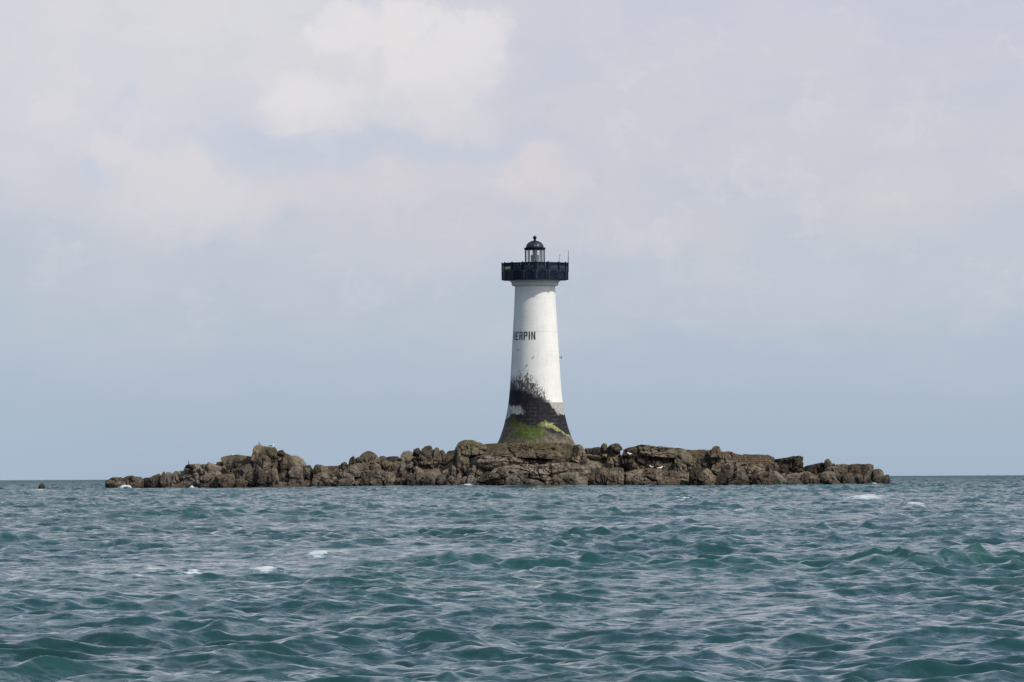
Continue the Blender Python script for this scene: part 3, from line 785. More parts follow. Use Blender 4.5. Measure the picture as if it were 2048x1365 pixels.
# ------------------------------------------------------------------ loose boulders, each a thing
boulder('reddish brown round rock standing alone in the open sea with foam round it', -40, 'd',
        [(75, 988), (77, 974), (79, 969), (83, 966.5), (87, 968), (89, 974), (91, 988)], name='sea_rock')
for lab, dy, mk, poly in [
    ('dark upright egg boulder on the ridge left of the blunt peak', -2.5, 'd', [(697, 932), (698, 922), (700, 917), (706, 912), (709, 915), (711, 923), (709, 932)]),
    ('reddish squat boulder between the dark egg boulder and the blunt peak', -2.2, 'r', [(709, 929), (711, 917), (717, 914), (722, 915), (725, 922), (724, 929)]),
    ('small dark boulder on the saddle where the rubble ridge starts to climb', -2.5, 'd', [(680, 940), (682, 928), (688, 924), (693, 926), (697, 934), (694, 941)]),
    ('dark flattened capstone on top of the blocky outcrop', -1.4, 'd', [(846, 901), (848, 894), (853, 892), (861, 891), (864, 895), (865, 902)]),
    ('black rounded boulder left of the capstone on the blocky outcrop', -1.6, 'd', [(824, 914), (827, 900), (832, 897), (838, 897), (841, 902), (841, 914)]),
    ('tall egg shaped boulder standing on the ridge beside the mushroom boulder', -1.6, 'o', [(1201, 908), (1201, 896), (1204, 889), (1208, 887), (1213, 889), (1215, 895), (1214, 908)]),
    ('broad mushroom shaped boulder on top of the squat rock column', -2.4, 'o', [(1213, 902), (1216, 894), (1222, 889), (1230, 888), (1237, 889), (1243, 894), (1246, 900), (1240, 903), (1225, 904)]),
    ('squarish boulder standing up behind the stone quay wall', -2.6, 'r', [(1420, 916), (1424, 898), (1428, 893.5), (1434, 892.5), (1439, 894.5), (1441, 900), (1441, 916)]),
    ('dark low boulder leaning on the left of the squarish boulder by the quay wall', -2.4, 'd', [(1408, 917), (1412, 902), (1418, 900), (1425, 899), (1427, 917)]),
    ('black round boulder perched on the right tail of the islet', -1.6, 'd', [(1648, 934), (1649, 922), (1653, 918.5), (1658, 918), (1662, 923), (1664, 934)]),
    ('very small dark boulder just right of the black round perched boulder', -1.6, 'd', [(1663, 934), (1665, 928), (1668, 927), (1670, 930), (1671, 935)]),
    ('low brown boulder at the waterline right of the stacked slabs', -7.0, 'r', [(672, 985), (676, 961), (685, 957), (698, 957), (708, 960), (713, 970), (715, 985)]),
    ('slanting brown boulder above the low one right of the stacked slabs', -5.4, 'r', [(674, 968), (678, 950), (688, 944), (700, 948), (708, 953), (711, 967)]),
    ('long low grey slab at the waterline under the dark hollow of the rubble ridge', -8.0, 'r', [(706, 985), (720, 967), (735, 961), (750, 958), (758, 957), (764, 965), (767, 985)]),
    ('upright brown boulder at the waterline right of the long low grey slab', -6.0, 'o', [(767, 985), (770, 952), (780, 944), (790, 948), (793, 965), (792, 985)]),
    ('pointed brown boulder at the foot of the slanted slab of the blocky outcrop', -6.0, 'r', [(812, 985), (816, 957), (822, 946), (830, 950), (836, 965), (841, 985)]),
    ('pale blunt boulder below the ledge of the blocky outcrop', -5.6, 'p', [(826, 975), (828, 946), (833, 938), (842, 937), (849, 946), (850, 962), (846, 975)]),
    ('wide brown boulder under the tall wall of the blocky outcrop', -6.2, 'r', [(845, 985), (848, 952), (858, 943), (872, 946), (876, 960), (872, 985)]),
    ('small ochre boulder at the waterline below the blocky outcrop', -8.6, 'o', [(839, 985), (845, 963), (854, 956), (864, 957), (869, 966), (868, 985)]),
    ('upright boulder at the foot of the black cleft, left side', -6.8, 'r', [(870, 985), (875, 954), (882, 947), (889, 951), (892, 962), (889, 985)]),
    ('pale flat boulder lying in the mouth of the black cleft', -4.6, 'p', [(882, 955), (888, 941), (897, 938), (905, 942), (909, 957), (890, 962)]),
    ('wide boulder at the waterline below the black cleft', -8.0, 'r', [(887, 985), (892, 960), (902, 951), (914, 956), (919, 967), (916, 985)]),
    ('slim upright boulder on the right side of the black cleft', -6.0, 'r', [(902, 965), (904, 932), (908, 928), (912, 935), (913, 965)]),
    ('narrow boulder right of the wide boulder below the black cleft', -7.4, 'r', [(909, 985), (912, 957), (918, 944), (923, 952), (925, 985)]),
    ('rounded boulder at the waterline below the mossy hummock', -9.6, 'r', [(917, 985), (921, 963), (926, 954), (933, 953), (937, 962), (939, 985)]),
    ('smooth dome shaped boulder at the waterline left of the dark undercut slabs', -10.2, 'p', [(934, 985), (935, 957), (939, 950), (946, 952), (954, 959), (961, 969), (964, 985)]),
    ('dropping streaked dark boulder at the waterline right of the lighthouse rock', -8.2, 'd', [(1177, 985), (1180, 942), (1184, 933), (1192, 931), (1198, 936), (1200, 950), (1200, 985)]),
    ('brown block wedged between the dropping streaked boulder and the rock column', -7.2, 'r', [(1195, 985), (1198, 941), (1203, 934), (1210, 935), (1214, 945), (1214, 956), (1212, 985)]),
    ('large pale dome boulder in the water at the foot of the rock column', -8.0, 'p', [(1209, 985), (1214, 959), (1221, 945), (1230, 940), (1240, 943), (1245, 959), (1248, 985)]),
    ('black square boulder at the waterline right of the pale apron slab', -7.4, 'd', [(1376, 985), (1379, 952), (1380, 940), (1388, 936), (1402, 936), (1410, 946), (1412, 985)]),
    ('pale wedge boulder leaning on the right of the black square boulder', -7.0, 'p', [(1399, 985), (1406, 941), (1414, 936), (1422, 940), (1428, 950), (1432, 957), (1426, 985)]),
    ('small pale boulder at the waterline in front of the pale wedge boulder', -9.0, 'p', [(1401, 985), (1405, 966), (1413, 960), (1422, 966), (1427, 985)]),
    ('broad brown boulder between the pale wedge boulder and the dome below the quay wall', -5.6, 'r', [(1427, 985), (1430, 961), (1440, 947), (1455, 943), (1466, 949), (1469, 985)]),
    ('brown dome boulder at the waterline below the middle of the quay wall', -7.6, 'r', [(1466, 985), (1470, 957), (1474, 946), (1482, 941), (1490, 943), (1496, 955), (1500, 985)]),
    ('low reddish weed covered boulder in front of the dome below the quay wall', -9.4, 'd', [(1450, 985), (1458, 965), (1475, 960), (1492, 964), (1502, 985)]),
    ('rounded boulder behind the large black waterline rock', -5.6, 'r', [(1493, 985), (1497, 957), (1506, 948), (1520, 949), (1527, 985)]),
    ('small pale stone lying under the quay wall, left one of two', -4.6, 'p', [(1496, 932), (1498, 928), (1502, 927), (1506, 930), (1507, 934)]),
    ('small pale stone lying under the quay wall, right one of two', -4.6, 'p', [(1515, 932), (1517, 928), (1521, 926.5), (1525, 930), (1526, 934)]),
    ('large black hooded rock at the waterline below the end of the quay wall', -8.6, 'd', [(1509, 985), (1513, 961), (1518, 951), (1525, 946), (1535, 944), (1545, 947), (1554, 957), (1562, 985)]),
    ('brown sloping boulder leaning on the right of the large black hooded rock', -7.6, 'o', [(1534, 985), (1540, 947), (1552, 943), (1562, 949), (1572, 959), (1580, 985)]),
    ('low pale slab at the waterline under the jutting headland block', -8.6, 'p', [(1571, 985), (1576, 963), (1585, 958), (1598, 958), (1604, 965), (1608, 985)]),
    ('dark boulder in the dip right of the jutting headland block', -5.0, 'd', [(1599, 985), (1602, 952), (1608, 946), (1618, 945), (1621, 956), (1620, 985)]),
    ('flat dark boulder at the waterline below the black round perched boulder, left side', -7.4, 'd', [(1604, 985), (1612, 961), (1625, 956), (1638, 959), (1644, 985)]),
    ('big squared brown boulder below the black round perched boulder', -6.6, 'r', [(1636, 985), (1640, 957), (1645, 946), (1655, 943), (1668, 945), (1672, 955), (1675, 985)]),
    ('small low boulder in front of the big squared boulder on the right tail', -9.0, 'r', [(1660, 985), (1665, 964), (1672, 960), (1679, 963), (1683, 985)]),
    ('dark boulder right of the big squared boulder on the right tail', -6.0, 'd', [(1670, 985), (1675, 952), (1684, 950), (1691, 960), (1692, 985)]),
    ('rounded ochre boulder in the middle of the row along the right tail waterline', -7.4, 'r', [(1683, 985), (1687, 951), (1692, 945), (1700, 946), (1707, 949), (1711, 962), (1713, 985)]),
    ('slanted boulder right of the rounded ochre one along the right tail', -7.0, 'r', [(1708, 985), (1709, 951), (1716, 948), (1724, 950), (1730, 959), (1734, 985)]),
    ('hump backed boulder below the squared end blocks of the right tail', -7.4, 'r', [(1726, 985), (1728, 953), (1733, 950), (1739, 953), (1744, 966), (1746, 985)]),
    ('round topped boulder just below the squared end of the right tail', -3.0, 'r', [(1743, 985), (1747, 945), (1750, 938.5), (1758, 938), (1765, 941), (1768, 947), (1767, 985)]),
    ('dark low boulder in front of the round topped one at the right tail end', -6.0, 'd', [(1742, 985), (1746, 959), (1755, 955), (1762, 959), (1765, 985)]),
    ('squat brown boulder that ends the islet at its far right', -4.6, 'r', [(1758, 985), (1763, 960), (1768, 951), (1778, 950), (1780, 955), (1784, 985)]),
]:
    boulder(lab, dy, mk, poly)

# small broken stones lodged along the rubble ridge: nothing tells them apart
rr = random.Random(11)
for k in range(44):
    x = rr.uniform(662, 905)
    ridge_y = float(np.interp(x, [662, 690, 720, 740, 765, 800, 830, 870, 890, 905], [944, 938, 930, 922, 926, 928, 922, 925, 942, 948]))
    fr = rr.random()
    y = ridge_y + fr * (968 - ridge_y)
    dy = -2.6 - fr * 5.2
    s = rr.uniform(3.2, 7.0)
    n = 8
    poly = [(x + s * rr.uniform(0.75, 1.2) * math.cos(2 * math.pi * i / n), y - 0.85 * s * rr.uniform(0.7, 1.15) * math.sin(2 * math.pi * i / n)) for i in range(n)]
    o = boulder('small broken brown stone lodged in the rubble slope left of the black cleft', dy, rr.choice('rrrdop'), poly, name='rubble_stone',
                group='broken stones on the rubble slope')
    o['category'] = 'stone'
for k in range(32):
    x = rr.choice([rr.uniform(1385, 1580), rr.uniform(1600, 1745), rr.uniform(1385, 1580)])
    ridge_y = float(np.interp(x, [1385, 1420, 1466, 1540, 1580, 1605, 1650, 1745], [925, 922, 930, 934, 945, 946, 944, 945]))
    fr = rr.random()
    y = ridge_y + fr * (966 - ridge_y)
    dy = -3.4 - fr * 5.0
    s = rr.uniform(3.0, 6.0)
    n = 8
    poly = [(x + s * rr.uniform(0.75, 1.2) * math.cos(2 * math.pi * i / n), y - 0.8 * s * rr.uniform(0.7, 1.15) * math.sin(2 * math.pi * i / n)) for i in range(n)]
    o = boulder('small broken brown stone lodged among the rocks right of the ochre outcrop', dy, rr.choice('rrrdoo'), poly, name='rubble_stone',
                group='broken stones on the right of the islet')
    o['category'] = 'stone'

# ------------------------------------------------------------------ ruined quay wall: coursed masonry with a broken top


def quay_material():
    m, t, p = mat('quay_masonry', 0.9, 0.15)
    tco = t.n.new('ShaderNodeTexCoord')
    pos = tco.outputs['Object']
    x, y, z = t.sep(pos)
    wob = t.noisec(pos, 1.3, 3)
    bv = t.vm('ADD', t.xyz(x, z, 0.0), t.vm('SCALE', wob, 0.10))
    br = t.n.new('ShaderNodeTexBrick')
    t.l.new(bv, br.inputs['Vector'])
    br.inputs['Scale'].default_value = 1.0
    br.inputs['Brick Width'].default_value = 0.55
    br.inputs['Row Height'].default_value = 0.24
    br.inputs['Mortar Size'].default_value = 0.02
    br.inputs['Bias'].default_value = -0.2
    br.inputs['Color1'].default_value = (0.20, 0.14, 0.095, 1)
    br.inputs['Color2'].default_value = (0.13, 0.10, 0.075, 1)
    br.inputs['Mortar'].default_value = (0.075, 0.06, 0.05, 1)
    n = t.noise(pos, 1.2, 5, 0.65)
    n2 = t.noise(pos, 6.0, 4, 0.65)
    col = t.mix(t.smooth(n, 0.5, 0.7), br.outputs['Color'], (0.20, 0.165, 0.085))
    col = t.mix(t.mul(t.smooth(n2, 0.52, 0.38), 0.6), col, (0.05, 0.042, 0.038))
    t.l.new(col, p.inputs['Base Color'])
    bp = t.n.new('ShaderNodeBump')
    bp.inputs['Distance'].default_value = 0.10
    t.l.new(t.add(t.mul(br.outputs['Fac'], -0.6), n2), bp.inputs['Height'])
    t.l.new(bp.outputs[0], p.inputs['Normal'])
    return m


M_QUAY = quay_material()


def wall_piece(name, x0, x1, ytop0, ytop1, ybot, dy, depth, root, org, seed):
    Y = DIST + dy
    a, b = at(x0, ytop0, Y), at(x1, ytop1, Y)
    zb = at(x0, ybot, Y).z
    n = max(6, int((b.x - a.x) / 0.14))
    rs = np.random.RandomState(seed)
    xs = np.linspace(a.x, b.x, n)
    tops = np.interp(xs, [a.x, b.x], [a.z, b.z]) + np.repeat(rs.uniform(-0.11, 0.05, n // 3 + 1), 3)[:n] * 0.8
    prof = []
    nz = 10
    V, F = [], []
    for i in range(n):
        for j in range(nz):
            f = j / (nz - 1)
            V.append((xs[i] - org.x, -0.10 * f * -1 - 0.10 + rs.normal(0, 0.018), zb + (tops[i] - zb) * f))
        V.append((xs[i] - org.x, depth * 0.5, tops[i] + rs.normal(0, 0.03)))
        V.append((xs[i] - org.x, depth, tops[i] - 0.03))
        V.append((xs[i] - org.x, depth, zb))
    m_ = nz + 3
    for i in range(n - 1):
        for j in range(m_ - 1):
            F.append((i * m_ + j, (i + 1) * m_ + j, (i + 1) * m_ + j + 1, i * m_ + j + 1))
    F.append(tuple(range(m_)))
    F.append(tuple((n - 1) * m_ + j for j in reversed(range(m_))))
    me = mesh_np(name, V, F, smooth=False)
    o = link(name, me, M_QUAY, root)
    o.location = (0, Y - org.y, 0)
    return o


qo = at(1455, 972, DIST - 1.0)
quay = empty('quay_wall', (qo.x, qo.y, 0))
tag(quay, 'ruined straight stone quay wall stepping down to the right along the islet top', 'wall')
for args in [(1366, 1422, 900, 900.3, 930, -0.6, 2.2, 3), (1437, 1465.5, 903.3, 904, 940, -1.0, 2.2, 4), (1465, 1535.5, 909, 909.6, 938, -1.6, 2.2, 5),
             (1463, 1473, 905, 909, 926, -1.3, 1.6, 8), (1534.5, 1549, 910, 914.5, 938, -1.2, 2.0, 6)]:
    x0, x1, t0, t1, yb, dy, dep, sd = args
    wall_piece('wall_section', x0, x1, t0, t1, yb, dy, dep, quay, qo, sd)
# plinth under the longest section
# ------------------------------------------------------------------ the lighthouse
PXM = FPX / DIST


def Zp(py):
    return EYE + (HOR - py) / PXM


TB = at(1071.6, 886, DIST)
LH = empty('lighthouse', (TB.x, TB.y, 0.0))
tag(LH, 'white stone lighthouse with black gallery, glazed lantern and dark mossy flared base', 'lighthouse')


def lathe(prof, n=64, cap=True, center=(0, 0), a0=0.0):
    """prof: (radius, z) from the bottom up"""
    V, F = [], []
    for r, z in prof:
        for i in range(n):
            a = a0 + 2 * math.pi * i / n
            V.append((center[0] + r * math.cos(a), center[1] + r * math.sin(a), z))
    for k in range(len(prof) - 1):
        for i in range(n):
            j = (i + 1) % n
            F.append((k * n + i, k * n + j, (k + 1) * n + j, (k + 1) * n + i))
    if cap:
        F.append(tuple(reversed(range(n))))
        F.append(tuple((len(prof) - 1) * n + i for i in range(n)))
    return V, F


def join(parts):
    V, F = [], []
    for v, f in parts:
        o = len(V)
        V += list(v)
        F += [tuple(i + o for i in ff) for ff in f]
    return V, F


def box(x0, x1, y0, y1, z0, z1, M=None):
    V = [(x0, y0, z0), (x1, y0, z0), (x1, y1, z0), (x0, y1, z0), (x0, y0, z1), (x1, y0, z1), (x1, y1, z1), (x0, y1, z1)]
    if M is not None:
        V = [tuple(M @ Vector(v)) for v in V]
    F = [(0, 3, 2, 1), (4, 5, 6, 7), (0, 1, 5, 4), (1, 2, 6, 5), (2, 3, 7, 6), (3, 0, 4, 7)]
    return V, F


def tube(p, q, r0, r1=None, n=8):
    p, q = Vector(p), Vector(q)
    r1 = r0 if r1 is None else r1
    d = (q - p).normalized()
    a = d.orthogonal().normalized()
    b = d.cross(a)
    V = []
    for c, r in ((p, r0), (q, r1)):
        for i in range(n):
            t = 2 * math.pi * i / n
            V.append(tuple(c + a * (r * math.cos(t)) + b * (r * math.sin(t))))
    F = [(i, (i + 1) % n, n + (i + 1) % n, n + i) for i in range(n)]
    F += [tuple(reversed(range(n))), tuple(range(n, 2 * n))]
    return V, F


def part(name, vf, m, parent, smooth=False, sharp=None):
    o = link(name, mesh_np(name, vf[0], vf[1], smooth), m, parent)
    if smooth and sharp:
        try:
            o.data.set_sharp_from_angle(angle=R(sharp))
        except Exception:
            pass
    return o


PROF = [(900, 85.0), (886, 76.2), (878, 72.6), (870, 69.6), (860, 66.2), (850, 63.2), (840, 60.7), (830, 58.4), (818, 56.2), (806, 54.3), (790, 52.5), (775, 51.2), (760, 50.3),
        (720, 47.9), (680, 45.7), (640, 43.3), (600, 41.2), (573, 40.2)]


def tower_radius(z):
    zs = [Zp(y) for y, _ in PROF]
    return float(np.interp(z, zs, [w / PXM for _, w in PROF]))


def tower_material():
    m, t, p = mat('tower_masonry', 0.75, 0.25)
    tco = t.n.new('ShaderNodeTexCoord')
    pos = tco.outputs['Object']
    x, y, z = t.sep(pos)
    th = t.m('ARCTAN2', x, t.mul(y, -1.0))       # angle round the tower, 0 towards the landing side
    s = t.mul(th, 3.0)
    sv = t.xyz(s, z, 0.0)
    nA = t.noise(pos, 0.8, 5, 0.6)
    nB = t.noise(pos, 2.6, 5, 0.65)
    nS = t.noise(t.xyz(t.mul(s, 4.6), t.mul(z, 3.2), 0.0), 1.0, 5, 0.7)       # fine specks, a little stretched downwards
    nV = t.noise(t.xyz(t.mul(s, 2.4), t.mul(z, 0.5), 4.0), 1.0, 4, 0.6)      # vertical runs
    wv = t.noisec(sv, 1.3, 4, 0.6)
    wx, wy, _ = t.sep(wv)
    su = t.add(s, t.mul(t.sub(wx, 0.5), 1.5))
    zu = t.add(z, t.mul(t.sub(wy, 0.5), 1.3))
    # coursed blocks
    br = t.n.new('ShaderNodeTexBrick')
    t.l.new(sv, br.inputs['Vector'])
    br.inputs['Scale'].default_value = 1.0
    br.inputs['Brick Width'].default_value = 1.1
    br.inputs['Row Height'].default_value = 0.43
    br.inputs['Mortar Size'].default_value = 0.018
    br.inputs['Mortar Smooth'].default_value = 0.3
    br.inputs['Color1'].default_value = (0.0, 0, 0, 1)
    br.inputs['Color2'].default_value = (1.0, 1, 1, 1)
    br.inputs['Mortar'].default_value = (0.5, .5, .5, 1)
    mort = br.outputs['Fac']
    tone = br.outputs['Color']
    # lime white
    white = t.mix(t.smooth(nA, 0.35, 0.65), (0.80, 0.79, 0.76), (0.74, 0.73, 0.70))
    white = t.mix(t.mul(t.smooth(nV, 0.55, 0.75), 0.30), white, (0.62, 0.60, 0.55))
    patchn = t.noise(t.vm('MULTIPLY', pos, (1, 1, 0.6)), 0.9, 3, 0.5)
    white = t.mix(t.mul(t.mul(mort, t.smooth(patchn, 0.52, 0.66)), 0.30), white, (0.48, 0.47, 0.45))
    rust = t.noise(t.xyz(t.mul(s, 1.7), t.mul(z, 0.22), 9.0), 1.0, 3, 0.55)
    white = t.mix(t.mul(t.smooth(rust, 0.60, 0.74), t.smooth(z, 24.0, 11.0, 0.10, 0.38)), white, (0.50, 0.44, 0.35))
    chips = t.noise(pos, 5.2, 2, 0.5)
    white = t.mix(t.mul(t.smooth(chips, 0.735, 0.77), 0.75), white, (0.20, 0.185, 0.17))
    chips2 = t.noise(t.vm('MULTIPLY', pos, (1, 1, 1)), 11.0, 2, 0.6)
    white = t.mix(t.mul(t.smooth(chips2, 0.68, 0.72), t.smooth(z, 17.0, 12.0, 0.0, 0.55)), white, (0.28, 0.27, 0.25))
    # thin drip line under the name and bolt stains near the cornice
    ring = t.mul(t.smooth(t.m('ABSOLUTE', t.sub(z, Zp(664.5))), 0.05, 0.02), t.smooth(nB, 0.42, 0.55))
    white = t.mix(t.mul(ring, 0.45), white, (0.36, 0.35, 0.34))
    col = white
    # black tar and algae creeping up over the white
    ztop = t.add(Zp(806), t.mul(t.smooth(s, 2.0, -2.6), 1.4))
    solid = t.smooth(t.add(t.sub(zu, ztop), t.mul(t.sub(nS, 0.5), 1.4)), 0.25, -0.15)
    solid = t.mul(solid, t.smooth(t.add(su, t.mul(t.sub(z, Zp(815)), 0.65)), 1.95, 1.55))
    hgt = t.add(Zp(800), t.mul(t.smooth(t.add(su, t.mul(t.sub(nV, 0.5), 3.0)), 2.8, -1.0), 3.9))
    dens = t.smooth(t.sub(z, hgt), 0.6, -2.8, -0.32, 0.40)
    lat = t.blob(su, t.mul(z, 1.0), -1.6, 10.6, 4.2, 3.0, 0.60, 1.15)
    spk = t.mul(t.smooth(t.add(dens, t.add(t.mul(t.sub(nS, 0.5), 1.9), t.mul(t.sub(nV, 0.5), 1.1))), -0.06, 0.34), lat)
    spk = t.mul(spk, 0.93)
    black = t.mix(t.smooth(nB, 0.4, 0.65), (0.006, 0.007, 0.011), (0.020, 0.018, 0.021))
    greyer = t.mix(t.smooth(nB, 0.45, 0.6), black, (0.075, 0.066, 0.062))
    col = t.mix(spk, col, t.mix(t.smooth(z, 10.4, 11.2), black, greyer))
    col = t.mix(solid, col, black)
    # painted tar band below the sharp line
    below = t.smooth(z, Zp(805.6), Zp(806.6))
    col = t.mix(below, col, t.mix(t.mul(t.add(mort, 0.0), t.smooth(patchn, 0.42, 0.60)), black, (0.085, 0.083, 0.085)))
    # bare grey stone left unpainted on the sunny side
    bare = t.mul(below, t.smooth(t.add(su, t.mul(t.sub(z, Zp(818)), 0.75)), 1.95, 2.15))
    bare = t.mul(bare, t.smooth(zu, Zp(832), Zp(828)))
    col = t.mix(bare, col, t.mix(t.m('ADD', t.mul(tone, 0.35), t.smooth(nS, 0.5, 0.65), None, True), (0.41, 0.395, 0.37), (0.27, 0.255, 0.235)))
    # old lime splash on the shady side
    lime = t.blob(su, zu, -3.5, Zp(822), 2.3, 0.62, 0.72, 1.12)
    lime2 = t.blob(su, zu, -4.0, Zp(826), 1.3, 0.75, 0.7, 1.1)
    col = t.mix(t.m('MAXIMUM', lime, t.mul(lime2, 0.9)), col, t.mix(t.smooth(nB, 0.4, 0.62), (0.52, 0.53, 0.52), (0.26, 0.27, 0.26)))
    # washed brown stone at the very foot
    foot = t.smooth(t.add(zu, t.add(t.mul(t.smooth(s, -1.0, -3.4), -0.9), t.mul(t.smooth(s, 0.4, 2.2), 0.75))), Zp(854), Zp(864))
    brown = t.mix(t.smooth(t.add(t.mul(nB, 0.6), t.mul(nS, 0.4)), 0.42, 0.60), (0.070, 0.058, 0.048), (0.185, 0.145, 0.106))
    col = t.mix(t.mul(foot, 0.92), col, brown)
    # green weed, brightest in the middle
    gr = t.blob(su, zu, -0.7, Zp(868), 1.9, 1.05, 0.55, 1.12)
    gr2 = t.blob(su, zu, -2.6, Zp(843), 0.75, 0.75, 0.4, 1.15)
    gr3 = t.blob(su, zu, -1.9, Zp(853), 1.1, 0.55, 0.4, 1.15)
    gm = t.m('MAXIMUM', t.m('MAXIMUM', gr, t.mul(gr2, 0.9)), gr3)
    green = t.mix(t.smooth(nA, 0.38, 0.62), (0.050, 0.070, 0.014), (0.105, 0.138, 0.020))
    green = t.mix(t.smooth(nB, 0.56, 0.40), green, (0.045, 0.065, 0.015))
    col = t.mix(t.mul(gm, t.smooth(nS, 0.30, 0.48)), col, green)
    # pale yellow lichen crest sliding to the right
    yl = t.blob(su, zu, 1.05, Zp(851), 0.85, 0.42, 0.4, 1.15)
    dgl = t.sub(zu, t.add(Zp(850), t.mul(t.sub(s, 1.1), -0.55)))
    streak = t.mul(t.smooth(t.m('ABSOLUTE', dgl), 0.26, 0.06), t.mul(t.smooth(s, 0.9, 1.3), t.smooth(s, 4.4, 3.6)))
    col = t.mix(t.mul(t.m('MAXIMUM', yl, streak), t.smooth(nS, 0.34, 0.5)), col, t.mix(t.smooth(nB, 0.4, 0.6), (0.19, 0.21, 0.055), (0.34, 0.35, 0.16)))
    t.l.new(col, p.inputs['Base Color'])
    bp = t.n.new('ShaderNodeBump')
    bp.inputs['Distance'].default_value = 0.035
    bp.inputs['Strength'].default_value = 0.8
    t.l.new(t.add(t.mul(mort, -0.12), t.add(t.mul(nB, 0.5), t.mul(nS, 0.25))), bp.inputs['Height'])
    t.l.new(bp.outputs[0], p.inputs['Normal'])
    return m


M_TOWER = tower_material()


def paint(name, base, rough=0.4, spec=0.5, rust=0.25, wear=None):
    m, t, p = mat(name, rough, spec)
    tco = t.n.new('ShaderNodeTexCoord')
    pos = tco.outputs['Object']
    a = t.noise(pos, 1.7, 4, 0.6)
    b = t.noise(t.vm('MULTIPLY', pos, (3, 3, 0.8)), 1.5, 4, 0.65)
    col = t.mix(t.smooth(a, 0.4, 0.7), base, tuple(min(1, c * 1.7 + 0.006) for c in base) if base[0] < 0.3 else tuple(c * 0.9 for c in base))
    col = t.mix(t.mul(t.smooth(b, 0.58, 0.75), rust), col, wear or (0.09, 0.085, 0.085))
    t.l.new(col, p.inputs['Base Color'])
    t.l.new(t.lin(a, 0.3, 0.7, rough * 0.8, min(1, rough * 1.3)), p.inputs['Roughness'])
    return m


M_NAVY = paint('navy_paint', (0.0035, 0.0070, 0.018), 0.5, 0.14, 0.12, (0.02, 0.022, 0.030))
M_NAVY2 = paint('weathered_navy_paint', (0.011, 0.020, 0.036), 0.45, 0.3, 0.4, (0.045, 0.060, 0.075))
M_LETTER = paint('letter_paint', (0.008, 0.008, 0.016), 0.6, 0.3, 0.2)
M_STONE = paint('cornice_paint', (0.66, 0.66, 0.64), 0.75, 0.2, 0.25, (0.48, 0.47, 0.45))
M_DOME = paint('dome_metal', (0.012, 0.016, 0.032), 0.46, 0.5, 0.85, (0.50, 0.50, 0.48))
M_PLATE = paint('plate_paint', (0.42, 0.47, 0.33), 0.6, 0.3, 0.2)
M_IRON = paint('iron', (0.02, 0.02, 0.022), 0.6, 0.4, 0.3, (0.09, 0.05, 0.03))
M_MULL = paint('lantern_frame_paint', (0.07, 0.075, 0.085), 0.5, 0.4, 0.4, (0.25, 0.25, 0.25))


def glass_material():
    m = bpy.data.materials.new('lantern_glass')
    m.use_nodes = True
    t = NT(m.node_tree)
    t.n.remove(t.n['Principled BSDF'])
    out = t.n['Material Output']
    tr = t.n.new('ShaderNodeBsdfTransparent')
    tr.inputs[0].default_value = (0.93, 0.95, 0.94, 1)
    gl = t.n.new('ShaderNodeBsdfGlossy')
    gl.inputs['Roughness'].default_value = 0.04
    fr = t.n.new('ShaderNodeFresnel')
    fr.inputs[0].default_value = 1.45
    mx = t.n.new('ShaderNodeMixShader')
    t.l.new(t.m('MINIMUM', t.mul(fr.outputs[0], 1.3), 0.6), mx.inputs[0])
    t.l.new(tr.outputs[0], mx.inputs[1])
    t.l.new(gl.outputs[0], mx.inputs[2])
    t.l.new(mx.outputs[0], out.inputs[0])
    return m


M_GLASS = glass_material()
M_OPTIC, _t, _p = mat('optic_glass', 0.12, 0.9)
_p.inputs['Base Color'].default_value = (0.24, 0.29, 0.26, 1)
_p.inputs['Transmission Weight'].default_value = 0.25

# shaft: one tapered shell with a concave flare
zs = np.concatenate([np.linspace(Zp(900), Zp(806), 40), np.linspace(Zp(806), Zp(573), 60)[1:]])


def smooth_profile(z):
    return sum(tower_radius(z + d) for d in (-0.25, 0, 0.25)) / 3


part('shaft', lathe([(smooth_profile(z), z) for z in zs], 128), M_TOWER, LH, True, 60)

# painted name: block capitals following the curve of the shaft


def letter_strokes(ch):
    w, h, s = 0.46, 1.0, 0.14
    q = []
    if ch == 'H':
        q = [((0, 0), (s, 0), (s, h), (0, h)), ((w - s, 0), (w, 0), (w, h), (w - s, h)), ((s, .44), (w - s, .44), (w - s, .56), (s, .56))]
    if ch == 'E':
        q = [((0, 0), (s, 0), (s, h), (0, h)), ((s, 0), (w, 0), (w, .12), (s, .12)), ((s, .44), (w * .86, .44), (w * .86, .56), (s, .56)), ((s, .88), (w, .88), (w, h), (s, h))]
    if ch in 'PR':
        q = [((0, 0), (s, 0), (s, h), (0, h)), ((s, .88), (w - .05, .88), (w - .05, h), (s, h)), ((s, .44), (w - .05, .44), (w - .05, .56), (s, .56)),
             ((w - s, .49), (w, .54), (w, .90), (w - s, .94)), ((w - s, .56), (w - .05, .44), (w, .54), (w - s + .02, .60)), ((w - s, .88), (w, .90), (w - .05, 1.0), (w - s, 1.0))]
    if ch == 'R':
        q += [((w - s, 0), (w + .02, 0), (w * .62 + s, .44), (w * .62, .44))]
    if ch == 'I':
        q = [((0, 0), (s, 0), (s, h), (0, h))]
    if ch == 'N':
        q = [((0, 0), (s, 0), (s, h), (0, h)), ((w - s, 0), (w, 0), (w, h), (w - s, h)), ((w - s, 0), (w - s, .26), (s, h), (s, .74))]
    return q, (s if ch == 'I' else w)


